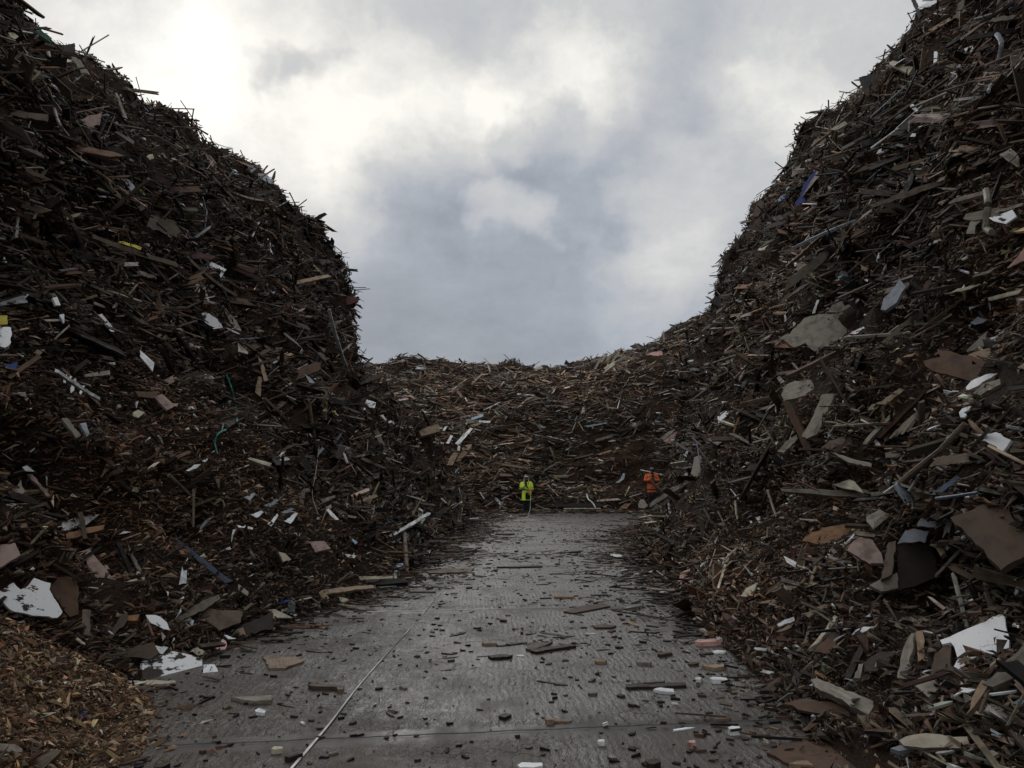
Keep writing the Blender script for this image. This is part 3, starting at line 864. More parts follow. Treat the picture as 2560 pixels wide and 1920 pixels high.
strand('wire', 'pale', 'bent pale wire near the lower skyline of the right heap', 'wire', z5([(848, 1490), (858, 1430), (870, 1395), (900, 1388)]), .022, .5, M_PAINT)
S('plank', 'white', 'pale plank in the centre of the upper right heap', 'plank', z5([(1418, 1072), (1430, 1058), (1520, 1008), (1512, 1028)]), PT, .025, lift=.4)
S('plank', 'pale', 'first pale plank of the bundle below the right skyline', 'plank', z5([(815, 975), (930, 880), (970, 865), (940, 900)]), W_, .03, lift=.4, group='bundle of pale planks below the right skyline')
S('plank', 'pale', 'long pale plank under the bent tube at the right skyline', 'plank', z5([(825, 950), (860, 890), (960, 850), (900, 890)]), W_, .03, lift=.35, group='bundle of pale planks below the right skyline')
S('panel', 'black', 'dark square panel tilted on the right skyline', 'panel', z5([(1140, 448), (1200, 430), (1300, 425), (1240, 500), (1170, 540)]), W_, .04, lift=.1)
S('plank', 'pale', 'angled pale lath folded over, middle of the upper right heap', 'lath', z5([(1455, 775), (1580, 735), (1582, 745), (1468, 785), (1462, 840), (1453, 840)]), W_, .02, lift=.4)
S('plank', 'tan', 'tan batten standing up near the white upright batten', 'batten', z5([(1765, 360), (1790, 230), (1803, 232), (1780, 362)]), W_, .03, lift=.4)
S('panel', 'grey', 'large grey board standing at the top right corner', 'board', z5([(1755, 110), (1775, 20), (1815, -10), (1810, 40), (1775, 120)]), B_, .03, lift=.4)
S('frame', 'pale', 'broken pale frame corner at the right picture edge', 'frame', z5([(2038, 985), (2110, 945), (2165, 1000), (2150, 1015), (2100, 975), (2060, 1000), (2165, 1060), (2150, 1065)]), W_, .03, lift=.4)
# --- right heap, middle
S('panel', 'pale', 'large bare chipboard sheet lying across the right heap', 'chipboard', z6([(720, 570), (790, 500), (860, 480), (1030, 462), (1190, 458), (1245, 475), (1190, 540), (1050, 600), (1020, 640), (860, 710), (830, 690), (800, 655), (730, 685), (660, 640)]), B_, .035, .02, lift=.45, facing=.8, up=.55)
S('panel', 'pale', 'triangular chipboard corner rising behind the large chipboard sheet', 'chipboard', z6([(930, 462), (1010, 365), (1115, 435), (1030, 460)]), B_, .03, .012, lift=.3)
S('sack', 'bgrey', 'crumpled grey plastic sheet standing right of the chipboard', 'sheet', z6([(1280, 445), (1300, 370), (1340, 335), (1400, 245), (1440, 300), (1380, 400), (1310, 448)]), PT, .05, .025, lift=.4)
S('plank', 'mid', 'broad weathered plank right of the large chipboard sheet', 'plank', z6([(1225, 705), (1380, 560), (1470, 485), (1532, 472), (1535, 505), (1330, 665)]), W_, .045, .012, lift=.4)
S('beam', 'umber', 'dark brown beam leaning in the middle of the right heap', 'beam', z6([(650, 1030), (700, 1030), (830, 1300), (832, 1385), (790, 1330)]), W_, .09, .006, lift=.45)
S('plank', 'pale', 'broad pale plank crossing the dark brown leaning beam', 'plank', z6([(775, 1255), (830, 1160), (905, 985), (985, 980), (925, 1140), (870, 1240), (810, 1268)]), W_, .045, .012, lift=.5)
S('board', 'pale', 'flaking grey board resting on the dark leaning beam', 'board', z6([(645, 985), (670, 930), (730, 900), (830, 890), (922, 955), (660, 1028)]), W_, .03, .012, lift=.35)
S('panel', 'tan', 'orange tan plywood panel near the right picture edge', 'plywood', z6([(1775, 768), (1880, 715), (2000, 682), (1975, 740), (1900, 770), (1830, 817)]), B_, .03, .008, lift=.4)
S('panel', 'pale', 'triangular pale panel above the orange tan plywood', 'panel', z6([(1818, 716), (1905, 630), (1962, 580), (1935, 690)]), B_, .03, lift=.3)
S('scrap', 'white', 'white paper scrap under the orange tan plywood', 'scrap', z6([(1726, 812), (1792, 800), (1782, 842)]), CL, .01, lift=.4)
S('plank', 'white', 'arched white plank near the right picture edge', 'plank', z6([(1793, 972), (1860, 898), (1950, 858), (2035, 848), (1960, 890), (1880, 940)]), PT, .03, .006, lift=.45)
S('board', 'pale', 'pale peeling board under the arched white plank', 'board', z6([(1868, 978), (1940, 915), (2042, 885), (2045, 920), (1920, 990)]), W_, .03, .015, lift=.35)
S('scrap', 'white', 'white plastic hook shape right of the fanned planks', 'scrap', z6([(1780, 1100), (1800, 1075), (1856, 1058), (1840, 1085), (1808, 1100), (1830, 1112), (1815, 1132), (1788, 1132)]), CL, .02, .006, lift=.4)
S('panel', 'white', 'mottled white triangular panel low at the right picture edge', 'panel', z6([(1895, 1245), (2015, 1225), (2112, 1275), (2060, 1348)]), SP, .025, .008, lift=.4)
S('rag', 'white', 'shredded white paper on the left flank of the right heap', 'paper', z6([(238, 1130), (262, 1100), (290, 1085), (318, 1100), (290, 1130), (262, 1150), (245, 1170)]), SP, .02, .025, lift=.4)
S('batten', 'pale', 'long pale batten in the fan of planks on the right heap', 'batten', z6([(1165, 1302), (1200, 1250), (1480, 975), (1495, 985), (1215, 1270), (1190, 1305)]), W_, .04, .004, lift=.5)
S('batten', 'umber', 'long brown batten right of the pale one in the fan', 'batten', z6([(1255, 1262), (1270, 1240), (1625, 895), (1642, 900), (1285, 1260)]), W_, .05, .004, lift=.5)
S('plank', 'tan', 'light end of a thick plank above the fan of battens', 'plank', z6([(1250, 1045), (1300, 1020), (1400, 945), (1425, 962), (1310, 1050)]), W_, .05, lift=.45)
S('plank', 'cream', 'small cream plank end left of the thick plank', 'plank', z6([(1195, 1088), (1225, 1048), (1262, 1045), (1245, 1075)]), W_, .03, lift=.4)
for k in range(4):
    S('slat', ['pale', 'cream', 'pale', 'mid'][k], ['first thin slat of the slat stack below the fan', 'palest thin slat of the slat stack below the fan', 'third thin slat of the slat stack below the fan', 'lowest thin slat of the slat stack below the fan'][k], 'slat',
      z6([(1330 + 38 * k, 1265 - 14 * k), (1450 + 25 * k, 1140 - 18 * k), (1530 + 20 * k, 1085 - 10 * k), (1465 + 25 * k, 1145 - 15 * k), (1345 + 38 * k, 1268 - 14 * k)]), W_, .02, .004, lift=.45, group='stack of thin slats on the right heap')
S('plank', 'pale', 'pale splintered plank left below the dark leaning beam', 'plank', z6([(618, 1348), (680, 1285), (742, 1240), (752, 1268), (660, 1358)]), W_, .03, .008, lift=.4)
S('plank', 'mid', 'grey plank right of the foot of the dark leaning beam', 'plank', z6([(908, 1318), (950, 1285), (1052, 1248), (1062, 1290), (915, 1350)]), W_, .04, lift=.4)
S('plank', 'pale', 'curved light strip below the pale crossing plank', 'strip', z6([(958, 1348), (1080, 1390), (1222, 1425), (1222, 1448), (1080, 1420)]), W_, .025, .008, lift=.4)
S('post', 'mid', 'short square post leaning low on the right heap', 'post', z6([(1420, 1490), (1455, 1472), (1548, 1640), (1505, 1662)]), W_, .08, .005, lift=.45)
S('plank', 'grey', 'long thin board lying level low on the right heap', 'board', z6([(640, 1585), (900, 1590), (1110, 1602), (1205, 1632), (1160, 1645), (650, 1602)]), W_, .03, .006, lift=.45)
S('board', 'cream', 'pointed shard above the long thin level board', 'shard', z6([(968, 1560), (1080, 1528), (1115, 1540), (1172, 1617)]), W_, .02, .012, lift=.4)
strand('pole', 'mid', 'long diagonal pole on the lower right heap', 'pole', z6([(1305, 1640), (1480, 1490), (1660, 1345), (1820, 1170)]), .03, .5, curved=False)
S('board', 'navy', 'dark slate blue board low on the right heap', 'board', z6([(1600, 1625), (1690, 1555), (1765, 1498), (1785, 1520), (1660, 1622)]), PT, .03, lift=.4)
S('plank', 'umber', 'level reddish brown plank on the left flank of the right heap', 'plank', z6([(192, 1255), (405, 1252), (392, 1275), (200, 1280)]), W_, .04, .004, lift=.4)
S('scrap', 'orange', 'orange yellow hook on the left shoulder of the right heap', 'scrap', z6([(592, 462), (625, 458), (665, 470), (640, 478), (605, 474)]), PT, .03, lift=.4)
S('slab', 'grey', 'grey slab standing behind the orange jacketed person', 'slab', z6([(92, 1385), (140, 1370), (130, 1480), (85, 1545), (60, 1530)]), PT, .05, lift=.4)
S('scrap', 'white', 'white scrap at the foot of the grey slab', 'scrap', z6([(15, 1505), (50, 1478), (60, 1450), (55, 1500), (30, 1525)]), CL, .02, lift=.4)
strand('strap', 'navy', 'thin blue strap stretched low on the right heap', 'strap', z6([(1640, 1652), (1760, 1635), (1900, 1612)]), .015, .45, M_PAINT)
S('plank', 'pale', 'pale broken plank on the dark flank left of the fan', 'plank', z6([(478, 1092), (560, 1058), (645, 1035), (560, 1072)]), W_, .02, lift=.4)
S('plank', 'pale', 'white edged lath left of the large chipboard', 'lath', z6([(600, 676), (640, 625), (722, 578), (715, 595), (640, 650)]), W_, .02, lift=.4)
S('batten', 'white', 'white upright strip at the top left corner of the chipboard', 'strip', z6([(842, 468), (872, 385), (888, 380), (860, 466)]), PT, .02, lift=.4)
S('batten', 'white', 'small white tag hanging left of the chipboard', 'tag', z6([(663, 478), (678, 475), (680, 525), (668, 527)]), CL, .015, lift=.4)
S('scrap', 'cream', 'pale yellow tag beside the small white hanging tag', 'tag', z6([(720, 525), (740, 520), (742, 548), (724, 552)]), CL, .015, lift=.4)
S('scrap', 'white', 'white strip along the lower edge of the chipboard', 'strip', z6([(1085, 598), (1110, 580), (1172, 552), (1172, 570), (1120, 600)]), PT, .02, lift=.55)
S('board', 'tan', 'orange tan batten right of the weathered plank', 'batten', z6([(1420, 750), (1440, 735), (1515, 718), (1512, 735)]), W_, .03, lift=.4)
S('board', 'lgreen', 'mossy pale board on the left flank of the right heap', 'board', z6([(235, 815), (300, 770), (385, 740), (340, 790), (270, 818)]), W_, .02, .01, lift=.4)
S('plank', 'cream', 'cream pointed board upper right of the chipboard', 'board', z6([(1700, 345), (1770, 310), (1920, 280), (1850, 312)]), W_, .03, lift=.4)
S('plank', 'pale', 'pair of pale laths above the cream pointed board', 'lath', z6([(1860, 235), (1930, 205), (2040, 165), (1960, 215)]), W_, .02, lift=.4)
S('plank', 'grey', 'grey plank left of the crumpled grey plastic sheet', 'plank', z6([(688, 360), (760, 300), (858, 250), (850, 265), (770, 315), (695, 368)]), W_, .03, lift=.4)
S('board', 'bgrey', 'pale grey plate right of the weathered plank', 'plate', z6([(1850, 530), (1900, 490), (1965, 505), (1930, 530), (1880, 540)]), PT, .02, .01, lift=.4)
S('scrap', 'orange', 'small orange block on the dark left flank of the right heap', 'block', z6([(312, 1042), (350, 1025), (355, 1040), (320, 1055)]), B_, .04, lift=.4)
S('scrap', 'white', 'white scrap tucked under the pale crossing plank', 'scrap', z6([(938, 1225), (965, 1235), (985, 1250), (960, 1262), (945, 1258)]), CL, .02, lift=.4)
S('panel', 'black', 'black upturned tray with holes jutting from the right skyline', 'tray', z6([(195, 392), (280, 340), (290, 352), (262, 380), (270, 430), (250, 430)]), W_, .1, lift=.05)
for k in range(6):
    strand('twig', 'dark', 'hanging dark twig in the tuft below the black tray', 'twig', z6([(240 + 3 * k, 418), (225 - 3 * k, 460), (215 - 12 * k, 490 + 8 * k)]), .008, .05, group='tuft of twigs below the black tray')
# --- right heap, lower front
S('board', 'white', 'large dirty white board with holes standing at the right road edge', 'board', z7([(1498, 922), (1550, 905), (1590, 885), (1860, 768), (1895, 965), (1810, 1000), (1760, 1020), (1720, 1005), (1610, 1098), (1578, 1075), (1600, 1030), (1580, 960), (1560, 935), (1510, 945)]), SP, .03, .012, lift=.3)
S('plank', 'cream', 'rough cream painted plank lying at the bottom right', 'plank', z7([(1262, 1500), (1300, 1478), (1340, 1468), (1500, 1465), (1655, 1478), (1665, 1515), (1620, 1545), (1500, 1540), (1400, 1542), (1290, 1530)]), PT, .04, .012, lift=.25)
S('plank', 'bgrey', 'grey lilac batten in front of the rough cream plank', 'batten', z7([(1212, 1545), (1260, 1530), (1335, 1518), (1348, 1540), (1262, 1562)]), PT, .03, lift=.3)
S('panel', 'brown', 'large square panel tilted over a dark hollow at the right edge', 'panel', z7([(1558, 215), (1840, 102), (1858, 130), (1990, 300), (2010, 420), (1850, 518)]), B_, .05, .01, lift=.45, facing=.35)
S('board', 'bgrey', 'upper white sheet beside the dark hollow', 'sheet', z7([(1365, 265), (1390, 218), (1482, 240), (1465, 272)]), PT, .02, .008, lift=.4)
S('board', 'bgrey', 'lower pale grey sheet beside the dark hollow', 'sheet', z7([(1252, 368), (1300, 290), (1442, 290), (1412, 362), (1380, 352), (1290, 358)]), PT, .02, .01, lift=.4)
S('plank', 'grey', 'grey blue bent strip above the pale sheets', 'strip', z7([(1498, 118), (1545, 115), (1512, 215), (1480, 232), (1440, 215), (1480, 190)]), PT, .03, .008, lift=.4)
S('board', 'pink', 'cracked brown board left of the dark hollow', 'board', z7([(963, 405), (1000, 350), (1040, 328), (1110, 345), (1165, 440), (1172, 480), (1090, 482)]), B_, .03, lift=.4)
S('plank', 'mid', 'upright plank between the cracked board and the dark hollow', 'plank', z7([(1158, 572), (1200, 360), (1246, 348), (1218, 545)]), W_, .04, lift=.4)
S('board', 'pale', 'broken chipboard piece under the upright plank', 'chipboard', z7([(1090, 605), (1170, 560), (1250, 532), (1256, 622), (1160, 642)]), B_, .03, .012, lift=.35)
S('board', 'dark', 'dark sheet put in as the shade inside the hollow', 'sheet', z7([(1255, 390), (1440, 360), (1500, 560), (1260, 640)]), B_, .03, lift=.15)  # dark coloured sheet stands in for the shade of the recess
S('box', 'pale', 'open box end with a cut corner above the cracked brown board', 'box', z7([(1072, 210), (1150, 168), (1212, 205), (1180, 215), (1165, 205), (1120, 245), (1115, 285), (1075, 240)]), B_, .12, lift=.4)
S('plank', 'pale', 'long upright pale plank left of the dirty white board', 'plank', z7([(1252, 1140), (1290, 960), (1335, 880), (1352, 890), (1305, 1147)]), W_, .045, .006, lift=.35)
S('plank', 'tan', 'short upright tan plank right of the long pale one', 'plank', z7([(1358, 872), (1402, 865), (1412, 1020), (1372, 1047)]), W_, .045, .006, lift=.4)
S('plank', 'pale', 'short split stake left of the long upright pale plank', 'stake', z7([(1002, 1140), (1030, 1060), (1057, 1058), (1037, 1142)]), W_, .04, .006, lift=.35)
S('plank', 'dark', 'dark slim plank leaning left of the split stake', 'plank', z7([(940, 1150), (1030, 960), (1070, 880), (1092, 868), (1050, 1000), (972, 1152)]), W_, .04, .006, lift=.35)
S('plank', 'pale', 'long broad plank lying at the lower right road edge', 'plank', z7([(755, 1150), (790, 1140), (1112, 1272), (1117, 1345), (1080, 1352), (900, 1252), (780, 1192)]), W_, .05, .01, lift=.3, up=.7)
S('plank', 'brown', 'brown plank pointing onto the road at the lower right', 'plank', z7([(458, 1215), (540, 1155), (602, 1120), (642, 1115), (540, 1217)]), W_, .035, .006, lift=.2, up=.9)
S('panel', 'umber', 'flat brown sheet at the road edge below the long broad plank', 'sheet', z7([(595, 1290), (720, 1258), (900, 1290), (1042, 1330), (1040, 1370), (850, 1362)]), B_, .02, .012, lift=.12, up=1.6, facing=.2)
S('panel', 'umber', 'large flat dark brown sheet at the bottom right of the road', 'sheet', z7([(500, 1570), (650, 1500), (800, 1458), (1000, 1490), (1200, 1560), (1150, 1680), (900, 1690), (650, 1640)]), B_, .02, .015, road=True)
S('board', 'tan', 'light tan offcut lying on the large flat dark sheet', 'offcut', z7([(628, 1628), (670, 1600), (732, 1595), (768, 1642)]), B_, .05, .006, road=True)
S('board', 'white', 'splashed white and brown board left of the upright pale plank', 'board', z7([(1062, 1055), (1150, 990), (1242, 988), (1200, 1050), (1130, 1102), (1065, 1102)]), PE, .02, .014, lift=.3)
S('scrap', 'white', 'white crescent shaped scrap above the dark slim plank', 'scrap', z7([(988, 892), (1015, 862), (1060, 845), (1120, 842), (1075, 868), (1020, 882)]), CL, .015, .006, lift=.4)
S('plank', 'cream', 'pale splinter with a torn edge at the lower right', 'splinter', z7([(738, 972), (800, 900), (890, 778), (908, 790), (860, 860), (800, 935)]), W_, .03, .014, lift=.35)
S('plank', 'umber', 'brown board behind the pale splinter', 'board', z7([(860, 1000), (770, 990), (880, 870), (940, 785), (940, 830), (900, 930)]), W_, .02, lift=.25)
S('plank', 'mid', 'narrow stake left of the pale splinter', 'stake', z7([(690, 985), (715, 920), (760, 790), (780, 785), (740, 920), (712, 985)]), W_, .03, lift=.3)
S('board', 'pale', 'mottled grey chip slab below the dirty white board', 'slab', z7([(1338, 1172), (1430, 1118), (1502, 1190), (1432, 1252)]), B_, .04, .012, lift=.35)
S('board', 'grey', 'big grey weathered board at the right picture edge, lower front', 'board', z7([(1740, 1172), (1850, 1080), (1982, 940), (2040, 960), (2040, 1120), (1900, 1150), (1800, 1192)]), W_, .04, .012, lift=.35)
S('plank', 'tan', 'leaning tan plank right of the mottled chip slab', 'plank', z7([(1638, 1362), (1680, 1260), (1740, 1150), (1782, 1170), (1740, 1240), (1690, 1310)]), W_, .04, .012, lift=.35)
S('plank', 'tan', 'tan split board lying above the narrow stake', 'board', z7([(718, 775), (780, 735), (882, 690), (902, 668), (862, 722), (742, 792)]), W_, .025, .008, lift=.3)
S('board', 'cream', 'cream pointed offcut on the lower left of the right heap', 'offcut', z7([(348, 668), (380, 625), (442, 590), (432, 632), (382, 672)]), B_, .02, .004, lift=.3)
S('board', 'tan', 'flat tan lath below the cream pointed offcut', 'lath', z7([(448, 702), (562, 684), (558, 706), (460, 712)]), W_, .02, lift=.25)
S('plank', 'black', 'long dark green black plank above the upright planks', 'plank', z7([(1058, 782), (1200, 768), (1400, 765), (1482, 790), (1470, 822), (1180, 800)]), W_, .045, .006, lift=.4)
S('panel', 'brown', 'brown panel standing between the tan plank and dirty white board', 'panel', z7([(1440, 1110), (1470, 1000), (1540, 940), (1562, 960), (1560, 1080)]), B_, .03, lift=.2)
S('board', 'white', 'light grey offcut near the road edge beside a tan sliver', 'offcut', z7([(558, 830), (600, 805), (655, 788), (662, 810), (570, 845)]), PT, .03, .004, lift=.3)
S('plank', 'tan', 'tan sliver under the light grey offcut', 'sliver', z7([(548, 875), (610, 845), (670, 815), (672, 835), (600, 868)]), W_, .02, lift=.25)
S('plank', 'orange', 'brown orange board on the slope left of the cracked board', 'board', z7([(705, 350), (760, 300), (880, 260), (990, 245), (1000, 310), (900, 360), (780, 368)]), W_, .03, .012, lift=.3)
S('panel', 'rose', 'clean pink board standing at the right foot of the heap', 'board', z4([(2062, 1350), (2085, 1285), (2137, 1263), (2120, 1340)]), CL, .025, .002, lift=.2)
strand('batten', 'pale', 'thin light upright lath on the lower right slope', 'lath', z7([(505, 60), (530, 140), (555, 212)]), .02, .35)
S('box', 'black', 'small black box at the road edge, bottom right', 'box', z7([(690, 1372), (742, 1355), (748, 1410), (702, 1418)]), plain('black_plastic', (.012, .012, .012), .45), .1, .002, lift=.05)
S('rag', 'black', 'crumpled black plastic rag beside the small black box', 'rag', z7([(690, 1318), (715, 1290), (760, 1305), (830, 1320), (830, 1358), (760, 1338)]), bpy.data.materials['black_plastic'], .05, .015, lift=.08)
S('board', 'lblue', 'light blue scrap near the right picture edge', 'scrap', z7([(1918, 1285), (1950, 1262), (1995, 1270), (1960, 1298)]), PT, .02, lift=.3)
S('scrap', 'white', 'torn white paper below the brown panel', 'paper', z7([(1575, 1248), (1620, 1195), (1705, 1205), (1660, 1225), (1620, 1222)]), SP, .012, .012, lift=.3)
S('board', 'cream', 'cream offcut at the bottom right right of the rough cream plank', 'offcut', z7([(1765, 1565), (1800, 1555), (1835, 1575), (1810, 1590), (1770, 1585)]), B_, .03, lift=.25)
# --- back heap
S('beam', 'tan', 'thick light timber block on the left of the back heap', 'beam', z4([(635, 503), (690, 478), (745, 465), (752, 505), (650, 532)]), W_, .15, .005, lift=.5)
BW = [([(835, 572), (880, 525), (920, 485), (934, 490), (855, 582)], 'white', 'longest white plank of the cluster on the back heap'),
      ([(785, 572), (812, 525), (824, 530), (802, 572)], 'white', 'short white plank left of the longest one on the back heap'),
      ([(848, 612), (855, 558), (866, 555), (862, 612)], 'white', 'upright white plank under the longest one on the back heap'),
      ([(968, 446), (1032, 447), (1030, 458), (970, 457)], 'white', 'level white plank right above the cluster on the back heap'),
      ([(908, 437), (990, 408), (992, 422), (915, 447)], 'lblue', 'bluish plank at the top of the white plank cluster'),
      ([(765, 500), (778, 480), (794, 476), (778, 502)], 'white', 'small white plank beside the thick light timber block'),
      ([(862, 545), (884, 512), (892, 516), (874, 548)], 'cream', 'cream plank lying on the longest white plank'),
      ([(940, 470), (985, 448), (992, 455), (952, 476)], 'pale', 'pale plank below the level white plank')]
for q, c, l in BW:
    S('plank', c, l, 'plank', z4(q), PT, .03, .004, lift=.5, group='cluster of white planks on the back heap')
S('board', 'tan', 'tan board below the white planks, the left one', 'board', z4([(790, 692), (812, 640), (832, 620), (852, 630), (822, 692)]), B_, .03, lift=.5)
S('board', 'tan', 'tan board below the white planks, the right one', 'board', z4([(840, 672), (860, 635), (882, 610), (907, 620), (862, 672)]), B_, .03, lift=.5)
S('board', 'tan', 'rounded brown board under the white plank cluster', 'board', z4([(872, 598), (895, 580), (928, 576), (920, 602), (885, 622)]), B_, .03, lift=.5)
S('beam', 'mid', 'mossy beam lying above the yellow coated person', 'beam', z4([(1088, 680), (1160, 690), (1242, 705), (1238, 716), (1095, 692)]), W_, .12, .006, lift=.55)
for k, (x, y, a, L, c) in enumerate([(1625, 130, 62, 70, 'pale'), (1650, 110, 55, 90, 'pale'), (1672, 120, 60, 85, 'tan'), (1700, 85, 48, 85, 'grey'), (1722, 95, 55, 75, 'pale'), (1690, 140, 35, 70, 'cream'), (1745, 110, 30, 80, 'pale'), (1735, 65, 40, 60, 'tan'), (1775, 100, 25, 70, 'grey')]):
    a = rad(a); dx, dy = math.cos(a) * L / 2, -math.sin(a) * L / 2
    px_, py_ = -math.sin(a) * 6, -math.cos(a) * 6
    S('plank', c, 'light plank in the fan of planks on the crest of the back heap', 'plank', z4([(x - dx - px_, y - dy - py_), (x + dx - px_, y + dy - py_), (x + dx + px_, y + dy + py_), (x - dx + px_, y - dy + py_)]), W_, .04, .01, lift=.6, group='fan of light planks on the back crest')
S('block', 'cream', 'cream block just below the crest of the back heap', 'block', z4([(1272, 152), (1310, 133), (1322, 150), (1285, 164)]), PT, .1, lift=.5)
S('board', 'black', 'black splayed panels on the back skyline', 'panel', z4([(1438, 108), (1448, 82), (1468, 100), (1490, 90), (1515, 104), (1480, 118)]), W_, .05, lift=.1)
S('beam', 'grey', 'grey beam end poking up where the back heap meets the right', 'beam', z4([(1822, 6), (1834, -4), (1868, 28), (1856, 36)]), W_, .12, lift=.3)
S('panel', 'rose', 'ribbed light panel near the right end of the back crest', 'panel', z4([(1888, 84), (1930, 66), (1978, 60), (1984, 80), (1902, 102)]), B_, .03, lift=.5)
S('board', 'pale', 'broad tan sheet beside the ribbed light panel', 'sheet', z4([(1800, 35), (1850, 18), (1900, 48), (1860, 68)]), B_, .03, lift=.5)
for k, q in enumerate(([(1965, 545), (2010, 510), (2062, 488), (2030, 520), (1990, 552)], [(1985, 560), (2050, 510), (2112, 485), (2080, 512), (2005, 565)], [(1995, 575), (2050, 535), (2090, 522), (2040, 560)])):
    S('board', ['pale', 'rose', 'pale'][k], ['left board of the pale splintered trio on the dark right flank', 'pinkest board of the pale splintered trio on the dark right flank', 'lowest board of the pale splintered trio on the dark right flank'][k], 'board', z4(q), W_, .03, .015, lift=.45, group='pale splintered boards above the orange jacketed person')
S('plank', 'pale', 'long white plank leaning right of the orange jacketed person', 'plank', z4([(2008, 775), (2040, 720), (2066, 690), (2080, 690), (2050, 730), (2018, 775)]), PT, .04, .005, lift=.5)
S('plank', 'pale', 'upper half of a white plank above the leaning one', 'plank', z4([(2066, 692), (2080, 640), (2092, 612), (2100, 616), (2090, 660), (2080, 700)]), PT, .04, .005, lift=.5)
S('sheet', 'bgrey', 'bent white plastic piece left of the orange jacketed person', 'plastic', z4([(1722, 790), (1750, 768), (1765, 735), (1776, 740), (1770, 768), (1745, 788)]), CL, .03, .006, lift=.5)
strand('pipe', 'white', 'bent white pipe standing at the foot of the back heap', 'pipe', z4([(1564, 855), (1572, 880), (1595, 900), (1612, 928)]), .035, .3, M_CLEAN, taper=1)
S('beam', 'black', 'long dark beam lying along the foot of the back heap', 'beam', z4([(1360, 912), (1500, 902), (1655, 905), (1655, 922), (1360, 924)]), W_, .15, lift=.3)
S('batten', 'cream', 'long pale batten on the ground before the long dark beam', 'batten', z4([(1435, 929), (1640, 928), (1640, 933), (1435, 934)]), PT, .05, .002, lift=.3)
S('board', 'orange', 'orange brown board at the foot of the heap beside the orange jacketed person', 'board', z4([(1742, 932), (1772, 905), (1808, 903), (1786, 932)]), B_, .04, lift=.2)
S('block', 'pale', 'pale block in front of the orange jacketed person', 'block', z4([(1848, 925), (1850, 900), (1862, 880), (1880, 882), (1902, 915), (1880, 932)]), B_, .12, lift=.3)
S('board', 'white', 'white rectangular board high in the gap behind the left heap', 'board', z4([(328, 332), (345, 328), (398, 345), (392, 376), (362, 372)]), CL, .03, .003, lift=.5)
S('scrap', 'white', 'white scrap in the gap, below the white rectangular board', 'scrap', z4([(416, 418), (438, 412), (458, 440), (448, 452), (435, 440)]), CL, .03, .02, lift=.5)
S('scrap', 'white', 'second white scrap in the gap, lower of the two', 'scrap', z4([(458, 458), (472, 446), (488, 446), (480, 462)]), CL, .03, .01, lift=.5)
S('sheet', 'lgreen', 'pale green plastic sheet hanging at the foot of the left heap', 'plastic', z4([(628, 945), (636, 932), (655, 945), (670, 990), (652, 1018), (632, 988)]), CL, .02, .01, lift=.3)
S('sliver', 'white', 'white curved sliver on the low left slope', 'sliver', z4([(122, 938), (138, 932), (165, 965), (192, 990), (175, 995), (148, 970)]), CL, .02, .006, lift=.3)
S('slat', 'grey', 'grey slat leaning on the low left slope', 'slat', z4([(388, 987), (412, 935), (440, 888), (449, 895), (402, 990)]), PT, .03, .004, lift=.3)
S('sheet', 'white', 'white paper lying at the left road edge, halfway along', 'paper', z4([(635, 1178), (650, 1168), (702, 1162), (688, 1190), (655, 1186)]), CL, .01, .006, lift=.12, up=1)
S('scrap', 'lblue', 'light blue scrap at the left road edge', 'scrap', z4([(508, 1243), (520, 1236), (548, 1234), (552, 1254), (518, 1257)]), CL, .03, lift=.12, up=1)
S('board', 'white', 'white triangular scrap at the right road edge, halfway along', 'scrap', z4([(1692, 1182), (1715, 1177), (1765, 1192), (1750, 1198), (1700, 1200)]), CL, .02, .004, road=True)
S('batten', 'cream', 'pale edged dark board at the left road edge', 'board', z4([(230, 1312), (350, 1305), (492, 1306), (490, 1318), (240, 1330)]), W_, .06, .006, lift=.15, up=1)
S('plank', 'black', 'dark board under the pale edged one, left road edge', 'board', z4([(195, 1340), (350, 1325), (570, 1325), (575, 1340), (420, 1352), (220, 1352)]), W_, .06, .006, lift=.1, up=1.2)
S('board', 'tan', 'tan upright offcut at the left road edge', 'offcut', z4([(80, 1395), (100, 1383), (140, 1425), (132, 1435), (100, 1425)]), B_, .03, lift=.15)
S('board', 'cream', 'cream board with a tan edge, left road edge', 'board', z4([(188, 1415), (220, 1412), (258, 1450), (230, 1455), (200, 1440)]), PT, .03, .004, lift=.15)
S('board', 'green', 'dark green scrap at the left road edge', 'scrap', z4([(225, 1385), (260, 1375), (285, 1388), (280, 1400), (235, 1402)]), plain('dark_green_paint', (.012, .05, .012), .5), .03, .006, lift=.12)
S('board', 'umber', 'brown sheet lying flat on the left edge of the road, far stretch', 'sheet', z4([(670, 1278), (780, 1265), (940, 1262), (920, 1280), (800, 1288), (690, 1288)]), B_, .03, .01, road=True)
